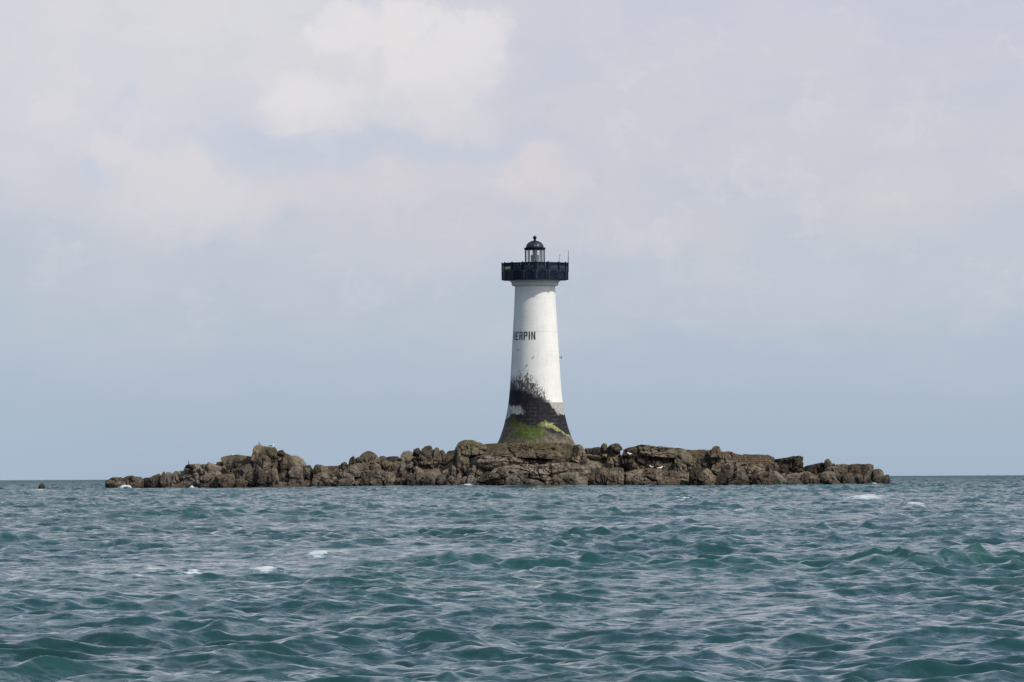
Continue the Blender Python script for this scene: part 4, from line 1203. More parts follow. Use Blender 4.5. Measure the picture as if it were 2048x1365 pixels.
z0 = Zp(681.2)
hL = Zp(665.2) - z0
rN = tower_radius(z0 + hL / 2)
th0 = math.asin((1027.6 - 1070.6) / (rN * PXM))
th1 = math.asin((1070.6 - 1070.6) / (rN * PXM))
word = 'HERPIN'
tot = sum(letter_strokes(ch)[1] for ch in word) + 0.155 * (len(word) - 1)
kx = (th1 - th0) * rN / tot
lv, lf = [], []
cur = 0.0
for ch in word:
    q, w = letter_strokes(ch)
    for quad in q:
        n = 6
        base_i = len(lv)
        a, b, c_, d = quad
        for lay in (0.012, -0.05):
            for i in range(n + 1):
                f = i / n
                for (p0, p1) in ((a, b), (d, c_)):
                    u = p0[0] + (p1[0] - p0[0]) * f
                    v = p0[1] + (p1[1] - p0[1]) * f
                    z = z0 + v * hL
                    rr_ = tower_radius(z) + lay
                    th = th0 + (cur + u) * kx / rN
                    lv.append((rr_ * math.sin(th), -rr_ * math.cos(th), z))
        m2 = (n + 1) * 2
        for i in range(n):
            k = base_i + 2 * i
            lf.append((k, k + 2, k + 3, k + 1))
            lf.append((k + m2, k, k + 1, k + m2 + 1)) if i == 0 else None
            lf.append((k + m2, k + m2 + 2, k + 2, k))
            lf.append((k + 1, k + 3, k + m2 + 3, k + m2 + 1))
        k = base_i + 2 * n
        lf.append((k, k + m2, k + m2 + 1, k + 1))
    cur += w + 0.155
part('lettering', (lv, lf), M_LETTER, LH)

# cornice rings under the gallery
cz = [(40.4, 574.0), (41.6, 573.0), (45.8, 572.0), (46.4, 571.0), (46.8, 569.5), (46.8, 565.8), (47.6, 565.2), (49.4, 564.4), (49.8, 563.4), (49.8, 561.0)]
part('cornice', lathe([(w / PXM, Zp(y)) for w, y in cz], 96), M_STONE, LH, True, 25)

# gallery: a sixteen sided floor with iron parapet panels between corner posts
NS = 16
RG = 66.0 / PXM
OFF = R(0.8)
zt, zb_ = Zp(527.6), Zp(560.8)


def gdir(a):
    return Vector((math.sin(a), -math.cos(a), 0))


poly_prof = [(RG - 0.10, Zp(561.2)), (RG - 0.02, Zp(560.6)), (RG - 0.02, Zp(558.2)), (RG - 0.14, Zp(558.0))]
part('gallery_floor', lathe([(max(0.5, r), z) for r, z in poly_prof], NS, True, a0=-math.pi / 2 + OFF), M_NAVY, LH)


def panel_mesh(k):
    """plate with a row of holes, and a raised spandrel round an arched recess"""
    a0, a1 = OFF + 2 * math.pi * k / NS, OFF + 2 * math.pi * (k + 1) / NS
    p0, p1 = gdir(a0) * RG, gdir(a1) * RG
    ux = (p1 - p0).normalized()
    nrm = Vector((ux.y, -ux.x, 0))
    if nrm.dot(p0) < 0:
        nrm = -nrm
    Wd = (p1 - p0).length
    H = zt - zb_

    def P(u, v, d):
        return tuple(p0 + ux * u + nrm * d + Vector((0, 0, zb_ + v)))
    V, F = [], []

    def slab(u0, u1, v0, v1, d0, d1):
        i = len(V)
        for (u, v) in ((u0, v0), (u1, v0), (u1, v1), (u0, v1)):
            V.append(P(u, v, d1))
        for (u, v) in ((u0, v0), (u1, v0), (u1, v1), (u0, v1)):
            V.append(P(u, v, d0))
        F.extend([(i, i + 1, i + 2, i + 3), (i + 7, i + 6, i + 5, i + 4), (i, i + 4, i + 5, i + 1), (i + 1, i + 5, i + 6, i + 2), (i + 2, i + 6, i + 7, i + 3), (i + 3, i + 7, i + 4, i)])
    # back plate, with a perforated strip near the top
    vh0, vh1 = H - 0.22, H - 0.155
    slab(0.03, Wd - 0.03, 0.04, vh0, -0.05, -0.025)
    slab(0.03, Wd - 0.03, vh1, H - 0.001, -0.05, -0.025)
    hs = [0.20, 0.5, 0.80]
    hw = 0.04
    us = [0.03] + [x for h_ in hs for x in (h_ * Wd - hw, h_ * Wd + hw)] + [Wd - 0.03]
    for i in range(0, len(us), 2):
        slab(us[i], us[i + 1], vh0, vh1, -0.049, -0.026)
    back = (list(V), list(F))
    V, F = [], []
    # spandrel with arched opening
    L, Rr = 0.07, Wd - 0.07
    top = H * 0.60
    n = 14
    ci = (L + Rr) / 2
    ra = (Rr - L) / 2 - 0.13
    spr = top - 0.10 - ra * 0.62
    inner = [(ci - ra, 0.05)] + [(ci - ra * math.cos(math.pi * i / n), spr + ra * 0.62 * math.sin(math.pi * i / n)) for i in range(n + 1)] + [(ci + ra, 0.05)]
    outer = [(L, 0.05)]
    for i in range(n + 1):
        f = i / n
        if f < 0.25:
            outer.append((L, spr + (top - spr) * f / 0.25))
        elif f > 0.75:
            outer.append((Rr, spr + (top - spr) * (1 - f) / 0.25))
        else:
            outer.append((L + (Rr - L) * (f - 0.25) / 0.5, top))
    outer.append((Rr, 0.05))
    m_ = len(inner)
    for lst, d in ((inner, 0.03), (outer, 0.03), (inner, -0.024), (outer, -0.024)):
        for u, v in lst:
            V.append(P(u, v, d))
    for i in range(m_ - 1):
        F.append((i, m_ + i, m_ + i + 1, i + 1))
        F.append((i, i + 1, 2 * m_ + i + 1, 2 * m_ + i))
        F.append((m_ + i, 3 * m_ + i, 3 * m_ + i + 1, m_ + i + 1))
    arch = (V, F)
    V, F = [], []
    slab(0.16, Wd - 0.16, H * 0.635, H - 0.33, -0.024, 0.012)
    field = (list(V), list(F))
    return back, arch, field


for k in range(NS):
    bk, ar, fd = panel_mesh(k)
    pn = part('parapet_panel', bk, M_NAVY, LH)
    part('arch_frame', ar, M_NAVY2, pn)
    part('upper_field', fd, M_NAVY2, pn)
for k in range(NS):
    a = OFF + 2 * math.pi * k / NS
    M = Matrix.Translation(gdir(a) * RG) @ Matrix.Rotation(a, 4, 'Z')
    part('parapet_post', join([box(-0.065, 0.065, -0.055, 0.06, zb_ - 0.02, Zp(526.2), M), box(-0.085, 0.085, -0.075, 0.075, Zp(526.2), Zp(525.4), M)]), M_NAVY, LH)
rail = [(RG - 0.07, zt - 0.03), (RG + 0.055, zt - 0.03), (RG + 0.055, zt + 0.045), (RG - 0.07, zt + 0.045)]
V, F = lathe(rail, NS, False, a0=-math.pi / 2 + OFF)
F += [(3 * NS + i, 3 * NS + (i + 1) % NS, (i + 1) % NS, i) for i in range(NS)]
part('top_rail', (V, F), M_NAVY, LH)

# greenish plate fixed to a panel on the left
a0, a1 = OFF + 2 * math.pi * -3 / NS, OFF + 2 * math.pi * -2 / NS
am = (a0 + a1) / 2
rc = RG * math.cos(math.pi / NS)
Mp = Matrix.Rotation(am, 4, 'Z') @ Matrix.Translation((0, -rc, 0))
part('sign_plate', box(-0.52, 0.50, -0.075, -0.03, Zp(539.8), Zp(535), Mp), M_PLATE, LH)

# lantern
RL = 20.0 / PXM
zl0, zl1 = Zp(552), Zp(500.2)
part('lantern_plinth', lathe([(RL + 0.10, Zp(558)), (RL + 0.10, Zp(536)), (RL - 0.05, Zp(535.5))], 40), M_STONE, LH, True, 30)
NM = 10
aM = -math.pi / 2 + R(4)
part('lantern_glazing', lathe([(RL - 0.035, Zp(535.4)), (RL - 0.035, zl1)], NM, False, a0=aM), M_GLASS, LH)
for k in range(NM):
    a = R(4) + 2 * math.pi * k / NM
    M = Matrix.Translation(gdir(a) * RL) @ Matrix.Rotation(a, 4, 'Z')
    part('mullion', box(-0.034, 0.034, -0.03, 0.05, Zp(535.4), zl1, M), M_MULL, LH)
V, F = lathe([(RL - 0.02, Zp(525.6)), (RL + 0.03, Zp(525.6)), (RL + 0.03, Zp(524.7)), (RL - 0.02, Zp(524.7))], NM, False, a0=aM)
F += [(3 * NM + i, 3 * NM + (i + 1) % NM, (i + 1) % NM, i) for i in range(NM)]
part('glazing_bar', (V, F), M_MULL, LH)
# optic
op = [(0.42, Zp(535.4)), (0.42, Zp(528)), (0.47, Zp(527.5))]
for i in range(8):
    zz = Zp(527) + (Zp(511.5) - Zp(527)) * i / 7
    op += [(0.455, zz), (0.475, zz + 0.05)]
op += [(0.44, Zp(510.8)), (0.27, Zp(510.3)), (0.27, Zp(502.5)), (0.30, Zp(502)), (0.30, Zp(501))]
part('optic', lathe(op, 32), M_OPTIC, LH, True, 30)
# roof: eave ring, ribbed dome, finial
part('lantern_eave', lathe([(1.10, Zp(500.4)), (1.19, Zp(500.2)), (1.20, Zp(498.0)), (1.25, Zp(497.0)), (1.26, Zp(496.0)), (1.0, Zp(495.6))], 48), M_NAVY, LH, True, 30)
dome_prof = []
rd, zd0, zd1 = 17.6 / PXM, Zp(495.8), Zp(482.3)
for i in range(13):
    f = i / 12
    a = f * math.pi / 2 * 0.93
    dome_prof.append((rd * math.cos(a), zd0 + (zd1 - zd0) * math.sin(a) / math.sin(math.pi / 2 * 0.93)))
dome = part('dome', lathe(dome_prof, 64), M_DOME, LH, True, 60)
for k in range(16):
    a = 2 * math.pi * (k + 0.5) / 16
    segs = []
    for i in range(11):
        (r0, z_0), (r1, z_1) = dome_prof[i], dome_prof[i + 1]
        segs.append(tube(gdir(a) * (r0 + 0.01) + Vector((0, 0, z_0)), gdir(a) * (r1 + 0.01) + Vector((0, 0, z_1)), 0.026, 0.026, 6))
    part('rib', join(segs), M_NAVY, dome, True)
fin = [(0.17, Zp(482.6)), (0.17, Zp(481.4)), (0.12, Zp(481.0)), (0.13, Zp(480.2)), (0.15, Zp(479.6))]
for i in range(11):
    a = -math.pi / 2 * 0.75 + (math.pi / 2 * 0.75 + math.pi / 2 * 0.9) * i / 10
    fin.append((0.215 * math.cos(a), Zp(476) + 0.215 * math.sin(a)))
fin += [(0.03, Zp(472)), (0.018, Zp(470.3))]
part('finial', lathe(fin, 24), M_NAVY, LH, True, 50)

# whip aerial, thin hooked rod, lamp bracket
pa = gdir(R(86)) * (RG + 0.06)
part('aerial', join([tube((pa.x, pa.y, Zp(545)), (pa.x, pa.y, Zp(526)), 0.045), tube((pa.x, pa.y, Zp(526)), (pa.x, pa.y, Zp(501.5)), 0.035, 0.022)]), M_IRON, LH)
pb = Vector(((1119.7 - 1070.6) / PXM, 0.8, 0))
part('hooked_rod', join([tube((pb.x, pb.y, Zp(558)), (pb.x, pb.y, Zp(509.5)), 0.018), tube((pb.x, pb.y, Zp(509.5)), (pb.x + 0.13, pb.y, Zp(510.5)), 0.016),
                         tube((pb.x + 0.13, pb.y, Zp(510.5)), (pb.x + 0.19, pb.y, Zp(512.8)), 0.014)]), M_MULL, LH)
xb = tower_radius(Zp(715.5))
part('lamp_bracket', join([tube((xb - 0.1, 0, Zp(715.4)), (xb + 0.26, 0, Zp(715.4)), 0.03), tube((xb + 0.24, 0, Zp(713.9)), (xb + 0.24, 0, Zp(718.0)), 0.055)]), M_IRON, LH)
# small iron rungs stubs seen as specks on the shaft
for (pxx, pyy) in [(1066.8, 715.6), (1054, 732), (1055.5, 748.5), (1037, 701)]:
    z = Zp(pyy)
    r_ = tower_radius(z)
    th = math.asin((pxx - 1070.8) / (r_ * PXM))
    d = gdir(th)
    part('iron_stub', tube(d * (r_ - 0.05) + Vector((0, 0, z)), d * (r_ + 0.12) + Vector((0, 0, z)), 0.06), M_IRON, LH)

# ------------------------------------------------------------------ iron stake on the whaleback slab
sp_ = at(376, 930.5, DIST - 3.4)
st = link('iron_stake', mesh_np('iron_stake', *join([tube((0, 0, -0.15), (0, 0, 0.40), 0.045, 0.035), tube((0, 0, 0.36), (0, 0, 0.42), 0.06, 0.06)]), smooth=False), M_IRON)
st.location = sp_
tag(st, 'short thin iron stake standing on the dark cap of the whaleback slab', 'stake')
# ------------------------------------------------------------------ sea birds
M_WHITE, _t, _p = mat('white_feathers', 0.8, 0.2); _p.inputs['Base Color'].default_value = (0.80, 0.80, 0.79, 1)
M_SLATE, _t, _p = mat('slate_feathers', 0.8, 0.2); _p.inputs['Base Color'].default_value = (0.035, 0.038, 0.05, 1)
M_GREY, _t, _p = mat('grey_feathers', 0.8, 0.2); _p.inputs['Base Color'].default_value = (0.30, 0.32, 0.36, 1)
M_BLACK, _t, _p = mat('black_feathers', 0.55, 0.4); _p.inputs['Base Color'].default_value = (0.012, 0.015, 0.014, 1)
M_BILL, _t, _p = mat('bill', 0.6, 0.3); _p.inputs['Base Color'].default_value = (0.55, 0.38, 0.06, 1)
M_LEGS, _t, _p = mat('bird_legs', 0.7, 0.3); _p.inputs['Base Color'].default_value = (0.35, 0.22, 0.18, 1)


def loft(path, n=14):
    """path: (x, z, half width, half height) sections along the body, tail to bill; one continuous skin"""
    V, F = [], []
    m_ = len(path)
    for i, (x, z, w, h) in enumerate(path):
        x0, z0_ = path[max(0, i - 1)][:2]
        x1, z1_ = path[min(m_ - 1, i + 1)][:2]
        L = math.hypot(x1 - x0, z1_ - z0_) or 1
        tx, tz = (x1 - x0) / L, (z1_ - z0_) / L
        for j in range(n):
            a = 2 * math.pi * j / n
            V.append((x - tz * h * math.sin(a), w * math.cos(a), z + tx * h * math.sin(a)))
    for i in range(m_ - 1):
        for j in range(n):
            k = (j + 1) % n
            F.append((i * n + j, (i + 1) * n + j, (i + 1) * n + k, i * n + k))
    F.append(tuple(range(n)))
    F.append(tuple((m_ - 1) * n + j for j in reversed(range(n))))
    return V, F


GULL = [(-.36, .185, .006, .006), (-.33, .187, .03, .012), (-.24, .195, .055, .028), (-.14, .200, .085, .062), (-.03, .205, .105, .088), (.08, .225, .100, .092), (.15, .262, .075, .072),
        (.185, .315, .050, .050), (.200, .352, .048, .048), (.222, .372, .045, .044), (.250, .374, .030, .030), (.270, .370, .014, .018), (.325, .360, .006, .008)]
SIT = [(x, z - .115, w * 1.05, h) for x, z, w, h in GULL]
CORM = [(-.26, .085, .01, .008), (-.20, .11, .05, .014), (-.12, .17, .065, .055), (-.04, .25, .085, .085), (.03, .34, .085, .085), (.07, .43, .06, .062), (.075, .51, .035, .036), (.055, .58, .028, .03),
        (.05, .635, .028, .03), (.075, .675, .033, .034), (.115, .685, .026, .026), (.145, .685, .013, .014), (.225, .690, .006, .008)]


def wing(path_, w):
    V, F = loft(path_, 10)
    return V, F


def bird(kind, foot, face, scale, label, name, cat, back=None, group=None):
    prof = {'gull': GULL, 'sit': SIT, 'corm': CORM}[kind]
    V, F = loft(prof, 16)
    body = mesh_np(name, V, F, True)
    root = link(name, body, [M_BLACK if kind == 'corm' else M_WHITE, M_BILL])
    k = len(prof)
    for p_ in body.polygons:
        if p_.vertices[0] >= (k - 3) * 16:
            p_.material_index = 1
    root.location = foot
    root.scale = (scale,) * 3
    root.rotation_euler = (0, 0, face)
    tag(root, label, cat, group)
    dz_ = -0.115 if kind == 'sit' else 0.0
    if kind != 'corm':
        for s in (-1, 1):
            pth = [(-.40, .19, .004, .006), (-.34, .198, .012, .014), (-.22, .222, .022, .034), (-.10, .238, .026, .052), (.02, .248, .024, .058), (.10, .252, .014, .040), (.13, .252, .004, .015)]
            Vw, Fw = loft([(x, z + dz_, w, h) for x, z, w, h in pth], 10)
            Vw = [(x, y + s * (0.082 if x > -0.15 else 0.082 + (x + .15) * 0.25), z) for x, y, z in Vw]
            link('wing', mesh_np('wing', Vw, Fw, True), back or M_SLATE, root)
    else:
        for s in (-1, 1):
            pth = [(-.20, .11, .004, .010), (-.12, .20, .018, .045), (-.03, .29, .022, .062), (.04, .37, .016, .045), (.07, .42, .004, .012)]
            Vw, Fw = loft(pth, 10)
            Vw = [(x, y + s * 0.074, z) for x, y, z in Vw]
            link('wing', mesh_np('wing', Vw, Fw, True), M_BLACK, root)
    if kind != 'sit':
        for s in (-1, 1):
            top = (0.0, s * .04, .15) if kind == 'gull' else (-.03, s * .045, .20)
            lg = join([tube(top, (0.0, s * .04, .012), .010, .008, 6), box(-.02, .055, s * .04 - .022, s * .04 + .022, -.012, .012)])
            link('leg', mesh_np('leg', *lg, smooth=False), M_LEGS if kind == 'gull' else M_BLACK, root)
    return root


G = 'gulls resting on the islet'
BIRDS = [
    ('corm', 517.6, 889.6, -1.5, 3.5, .52, 'black cormorant standing upright on the ochre pinnacle of the left crag', 'cormorant', 'bird', None),
    ('gull', 543, 896.2, -1.2, 0.12, 1.05, 'black backed gull standing on the left crag beside the cormorant, facing right', 'gull', 'gull', M_SLATE),
    ('gull', 415, 930.2, -3.0, 3.4, .98, 'dark backed gull standing on the pale whaleback slab, facing left', 'gull', 'gull', M_SLATE),
    ('sit', 428.6, 928.8, -2.8, 0.3, .8, 'small white gull crouched near the right end of the whaleback slab top', 'gull', 'gull', M_GREY),
    ('sit', 463, 912.0, -1.0, 0.2, .7, 'tiny white gull sitting on the flat shoulder left of the ochre pinnacle', 'gull', 'gull', M_GREY),
    ('sit', 1260, 914.0, -5.2, 3.3, 1.15, 'white gull sitting low on the dark ledge right of the mushroom boulder', 'gull', 'gull', M_WHITE),
    ('gull', 1303.5, 912.8, -5.6, 3.5, .98, 'upright grey and white gull standing in the dark ledge of the ochre outcrop, facing left', 'gull', 'gull', M_GREY),
    ('sit', 1321, 919.0, -5.8, 0.25, 1.1, 'plump white gull sitting below the ledge right of the upright grey and white gull', 'gull', 'gull', M_WHITE),
    ('sit', 1357, 898.0, -2.2, 3.0, .8, 'small white gull sitting on the skyline of the ochre outcrop near the quay wall', 'gull', 'gull', M_WHITE),
]
bpy.context.view_layer.update()
_dg = bpy.context.evaluated_depsgraph_get()


def ground_at(px, py, dyh):
    """drop a bird on to the rock it stands on: first rock top below, at this place"""
    p0 = at(px, py, DIST + dyh)
    best = None
    for dy2 in (0.0, -0.25, 0.25, -0.5, 0.5, -0.9, 0.9, 1.4, -1.4):
        o_ = Vector((p0.x, p0.y + dy2, p0.z + 0.9))
        hit, loc, nor, idx, ob, mx = SC.ray_cast(_dg, o_, Vector((0, 0, -1)), distance=2.4)
        if hit and (best is None or abs(loc.z - p0.z) < abs(best.z - p0.z)):
            best = loc.copy()
    return best if best is not None else p0


feet = [ground_at(b[1], b[2], b[3]) for b in BIRDS]
stake_foot = ground_at(376, 930.0, -3.4)
st.location = stake_foot
for (kd, px_, py_, dyh, face, sc_, lab, nm, ct, bk), ft in zip(BIRDS, feet):
    bird(kd, ft, face, sc_, lab, nm, ct, bk, G if nm == 'gull' else None)
# ------------------------------------------------------------------ the sea: one sheet on the curved earth, out past the horizon
SEED = 21
HALF = 0.118        # half angle of the finely divided sector


def wave_set():
    rs = np.random.RandomState(SEED)
    comps = []
    N = 170
    for i in range(N):
        lam = 0.18 * (9.0 / 0.18) ** ((i + rs.rand()) / N)
        k = 2 * np.pi / lam
        # short steep chop: slope peaks around three metres, falls off for longer and shorter waves
        sl = 0.034 * math.exp(-0.5 * (math.log(lam / 0.50) / 0.62) ** 2) + 0.019 * math.exp(-0.5 * (math.log(lam / 1.9) / 0.60) ** 2)
        a = sl / k
        th = R(-90 + 22) + rs.normal(0, R(36 if lam > 1.2 else 55))
        comps.append((lam, k, a, math.cos(th), math.sin(th), rs.uniform(0, 2 * np.pi)))
    return comps


WAVES = wave_set()
# white caps: photograph pixel, half width in px
CAPS = [(638, 1104, 26, 1.0), (531, 1139, 20, 1.0), (393, 1146, 26, 0.75), (300, 1139, 9, 0.6), (276, 1152, 12, 0.6), (1728, 1003, 48, 0.9), (1832, 1016, 26, 0.8), (1835, 1013, 18, 0.7), (1192, 1061, 20, 0.5),
        (1242, 1054, 14, 0.6), (1481, 1024, 18, 0.55), (1370, 997, 26, 0.5), (767, 1076, 18, 0.5), (1095, 1056, 8, 0.6), (1490, 1069, 12, 0.4), (80, 977, 18, 0.7), (1505, 1030, 14, 0.4),
        (545, 1105, 9, 0.4), (1985, 996, 30, 0.4), (1018, 987, 40, 0.35), (230, 1170, 18, 0.35), (25, 1133, 12, 0.4), (200, 1110, 7, 0.4)]


SURF = [(246, 7, 1.0), (258, 7, 0.9), (236, 6, 0.5), (383, 6, 1.0), (394, 5, 0.6), (406, 6, 0.5), (717, 6, 0.9), (905, 9, 0.7), (932, 12, 0.9), (945, 10, 0.6), (881, 5, 0.5), (1010, 12, 0.5), (1108, 16, 0.6),
        (1140, 5, 0.6), (1748, 10, 0.6), (1600, 10, 0.4), (1466, 9, 0.4), (560, 9, 0.4), (480, 8, 0.35), (640, 9, 0.4), (1300, 10, 0.4), (800, 8, 0.4)]


def wave_field(X0, Y0, spacing, boost=True):
    """height, sideways drift and steepness of the water at points of the calm sea"""
    Zw = np.zeros_like(X0)
    DX = np.zeros_like(X0)
    DY = np.zeros_like(X0)
    ST = np.zeros_like(X0)
    rad = np.hypot(X0, Y0).max(axis=1)
    gx = np.stack([X0.ravel() / 14.0, Y0.ravel() / 30.0, np.zeros(X0.size)], 1)
    gust = np.clip(1.0 + 0.9 * perlin(gx) + 0.7 * perlin(gx * 2.7 + 5), 0.3, 1.7).reshape(X0.shape).astype(np.float32)
    for lam, k, a, cx, cy, ph in WAVES:
        att = np.clip((lam / np.maximum(spacing, 1e-4) - 1.1) / 1.2, 0, 1)
        if lam > 0.35 and boost:
            att = np.where(rad > 200, np.maximum(att, 0.9), att)
        use = np.where(att > 0.01)[0]
        if not len(use):
            continue
        lo, hi = use.min(), use.max() + 1
        P = (k * (cx * X0[lo:hi] + cy * Y0[lo:hi]) + ph).astype(np.float32)
        am = (a * att[lo:hi, None]).astype(np.float32)
        if lam < 5:
            am = am * gust[lo:hi]
        c_, s_ = np.cos(P), np.sin(P)
        Zw[lo:hi] += am * c_
        dd = np.where(rad[lo:hi, None] > 900, 0.0, 1.1).astype(np.float32)
        DX[lo:hi] -= dd * am * cx * s_
        DY[lo:hi] -= dd * am * cy * s_
        ST[lo:hi] += am * k * c_
    # long low swell
    for lam, a, th, ph in ((38, 0.09, R(-78), 0.4), (24, 0.06, R(-110), 2.1), (61, 0.09, R(-95), 1.0)):
        k = 2 * np.pi / lam
        Zw += (a * np.cos(k * (math.cos(th) * X0 + math.sin(th) * Y0) + ph)).astype(np.float32)
    return Zw, DX, DY, ST


def sea_grid(rad, ang, ring, closed=False, boost=True):
    ang = np.asarray(ang)
    nR, nA = len(rad), len(ang)
    dr = np.gradient(rad)
    A, Rr = np.meshgrid(ang, rad)
    X0 = (Rr * np.sin(A)).astype(np.float32)
    Y0 = (Rr * np.cos(A)).astype(np.float32)
    Zw, DX, DY, ST = wave_field(X0, Y0, dr if boost else np.maximum(dr, rad * 0.0035), boost)
    foam = np.clip((ST - 0.80) / 0.25, 0, 1) * 0.5
    if not ring:
        lev = 0.10
        for (cpx, cpy, hw, st) in CAPS:
            d = min((EYE - lev) * FPX / (cpy - HOR), 600.0)
            # the breaking crest that faces the boat about here
            pc = at(cpx, cpy, d)
            ia = int(np.argmin(np.abs(ang - math.atan2(pc.x, pc.y))))
            sel = np.where((rad > d * 0.80) & (rad < d * 1.25) & (rad > 25))[0]
            near_i = np.where((rad > 20) & (rad < d * 1.25))[0]
            elev = (Zw[near_i, ia] - EYE) / rad[near_i]
            run = np.maximum.accumulate(elev)
            row = HOR - elev * FPX
            okv = (elev >= run - 1e-9) & (rad[near_i] > d * 0.80)
            if okv.any():
                cand = near_i[okv]
                d = float(rad[cand[np.argmin(np.abs(row[okv] - cpy))]])
            p = at(cpx, cpy, d)
            wx = max(0.20, hw / FPX * d)
            wy = max(0.45, 0.14 * wx + 0.011 * d)
            g = np.exp(-((X0 - p.x) / wx) ** 2 - ((Y0 - p.y) / wy) ** 2)
            hgt = min(0.14, 0.14 * wx) * st
            Zw += (hgt * np.exp(-((X0 - p.x) / (wx * 1.25)) ** 2 - ((Y0 - p.y) / (wy * 1.1)) ** 2)).astype(np.float32)
            foam = np.maximum(foam, np.maximum(st * g * 1.25, 0.42 * st * np.exp(-((X0 - p.x - 0.6 * wx) / (wx * 2.4)) ** 2 - ((Y0 - p.y) / (wy * 1.6)) ** 2)))
        # surf line against the islet
        prox = np.exp(-((Y0 - 638.5) / 1.6) ** 2) * ((X0 > at(210, 970, 640).x) & (X0 < at(1785, 970, 640).x))
        sn = perlin(np.stack([X0.ravel() / 2.2, Y0.ravel() / 6, np.full(X0.size, 3.3)], 1)).reshape(X0.shape)
        foam = np.maximum(foam, 1.3 * prox * np.clip(sn * 2.6 + 0.1, 0, 1))
        # wash breaking on the rocks
        for (cpx, hw, st) in SURF:
            p = at(cpx, 970, 637.0)
            wx = hw / FPX * 637.0
            g = np.exp(-((X0 - p.x) / wx) ** 2 - ((Y0 - p.y) / 0.9) ** 2)
            Zw += (0.30 * st * g * (0.7 + 0.8 * perlin(np.stack([X0.ravel() / 0.35, Y0.ravel() / 0.5, np.full(X0.size, 8.1)], 1)).reshape(X0.shape))).astype(np.float32) if False else (0.42 * st * g).astype(np.float32)
            foam = np.maximum(foam, 1.5 * st * g)
    Zw = Zw + 0.9 * np.clip(Zw, -0.25, 0.35) ** 2 * np.sign(Zw) * (Zw > 0)
    Zf = Zw - (Rr ** 2 / (2 * EARTH)).astype(np.float32)
    V = np.stack([X0 + DX, Y0 + DY, Zf], -1).reshape(-1, 3)
    i = np.arange(nR - 1)[:, None] * nA
    j = np.arange(nA - 1)[None]
    F = np.stack([i + j, i + nA + j, i + nA + j + 1, i + j + 1], -1).reshape(-1, 4)
    F = F[:, ::-1]
    # close the sheet behind the viewer
    k0 = np.arange(nR - 1) * nA
    Fc = np.stack([k0 + nA - 1, k0, k0 + nA, k0 + 2 * nA - 1], -1)
    return V, (np.concatenate([F, Fc]) if closed else F), foam.ravel()


def build_sea():
    rad = [2.5]
    while rad[-1] < 905:
        r = rad[-1]
        d = 0.012 * r if r < 24 else (0.0016 * r if r < 260 else 0.42)
        rad.append(r + d)
    far = [900.0]
    while far[-1] < 12500:
        far.append(far[-1] + 0.0008 * far[-1])
    side_r = [2.5]
    while side_r[-1] < 905:
        side_r.append(side_r[-1] * 1.004 + 0.01)
    fine = np.linspace(-HALF, HALF, 800)
    turn = np.concatenate([np.arange(HALF - 0.003, 1.9, 0.0033), np.arange(1.9, 2 * math.pi - 1.9, 0.05), np.arange(2 * math.pi - 1.9, 2 * math.pi - HALF + 0.003, 0.0033)])
    ring = np.concatenate([np.linspace(-0.16, 0.16, 560), np.arange(0.165, 2 * math.pi - 0.163, 0.02)])
    V, F, fo, n0 = [], [], [], 0
    for g in (sea_grid(np.array(rad), fine, False), sea_grid(np.array(side_r), turn, True, False, False), sea_grid(np.array(far), ring, True, True)):
        V.append(g[0])
        F.append(g[1] + n0)
        fo.append(g[2])
        n0 += len(g[0])
    me = mesh_np('sea', np.concatenate(V), np.concatenate(F), True)
    at_ = me.attributes.new('foam', 'FLOAT', 'POINT')
    at_.data.foreach_set('value', np.concatenate(fo).astype(np.float32))
    return me


RIP1, RIP2 = 0.75, 0.65


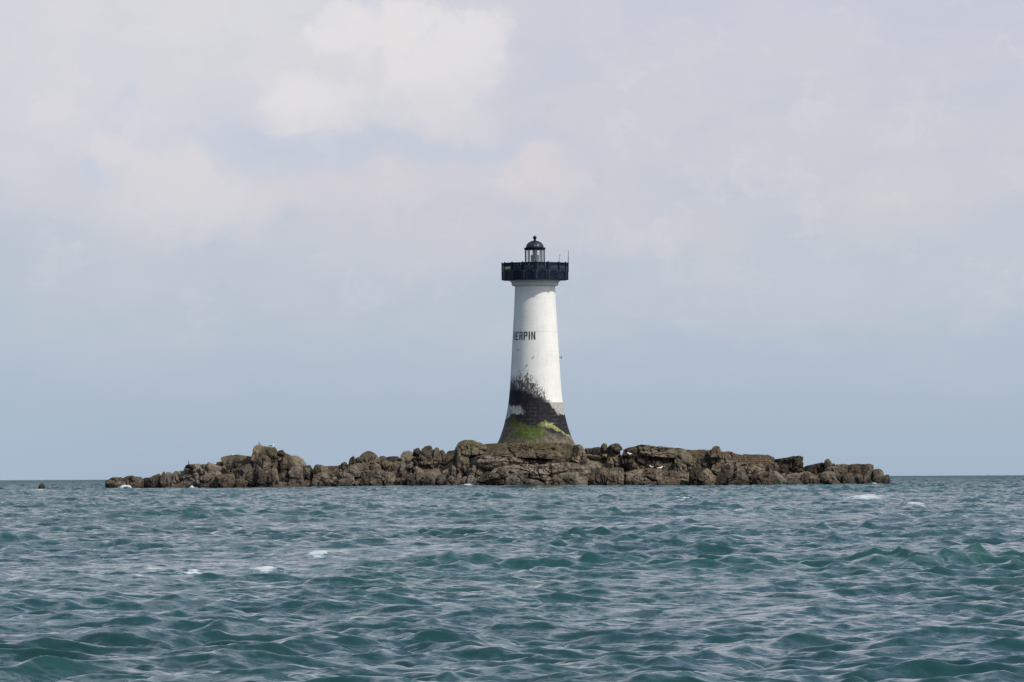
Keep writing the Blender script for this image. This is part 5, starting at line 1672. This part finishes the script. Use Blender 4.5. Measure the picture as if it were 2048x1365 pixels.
def water_material():
    m, t, p = mat('sea_water', 0.06, 0.5)
    geo = t.n.new('ShaderNodeNewGeometry')
    pos = geo.outputs['Position']
    at_ = t.n.new('ShaderNodeAttribute')
    at_.attribute_name = 'foam'
    fm = at_.outputs['Fac']
    px_, py_, pz_ = t.sep(pos)
    # body colour: deep teal, greener where the crests are thin
    n0 = t.noise(pos, 0.06, 3, 0.5)
    body = t.mix(t.smooth(pz_, -0.15, 0.42), (0.010, 0.041, 0.041), (0.014, 0.064, 0.054))
    body = t.mix(t.mul(t.smooth(n0, 0.4, 0.65), 0.3), body, (0.016, 0.060, 0.072))
    fn = t.noise(t.vm('MULTIPLY', pos, (0.8, 1.0, 1.6)), 9.0, 6, 0.8)
    fn2 = t.noise(t.vm('MULTIPLY', pos, (0.6, 1.0, 2.5)), 2.6, 4, 0.6)
    fmask = t.smooth(t.add(fm, t.add(t.mul(t.sub(fn, 0.5), 2.6), t.mul(t.sub(fn2, 0.5), 2.2))), 0.45, 0.95)
    fmask = t.mul(fmask, t.smooth(fm, 0.05, 0.30))
    col = t.mix(fmask, body, (0.56, 0.60, 0.63))
    t.l.new(col, p.inputs['Base Color'])
    p.inputs['IOR'].default_value = 1.333
    # far out, unresolved wavelets roughen the sheet
    dist = t.vm('LENGTH', pos)
    t.l.new(t.add(t.mul(fmask, 0.5), t.smooth(dist, 250.0, 1600.0, 0.07, 0.34)), p.inputs['Roughness'])
    # ripples shorter than the mesh carries, as slopes of the surface
    r1 = t.noisec(t.vm('MULTIPLY', pos, (1.0, 1.2, 0.3)), 3.4, 3, 0.6)
    r2 = t.noisec(t.vm('MULTIPLY', pos, (1.0, 1.4, 0.3)), 9.0, 3, 0.6)
    sl = t.vm('ADD', t.vm('SCALE', t.vm('SUBTRACT', r1, (0.5, 0.5, 0.5)), RIP1), t.vm('SCALE', t.vm('SUBTRACT', r2, (0.5, 0.5, 0.5)), RIP2))
    sl = t.vm('MULTIPLY', sl, (1.0, 1.0, 0.0))
    nn = t.vm('NORMALIZE', t.vm('ADD', geo.outputs['Normal'], sl))
    t.l.new(nn, p.inputs['Normal'])
    return m


sea = link('sea', build_sea(), water_material())
tag(sea, 'choppy teal sea with small white caps reaching to the horizon', 'sea', None, 'structure')
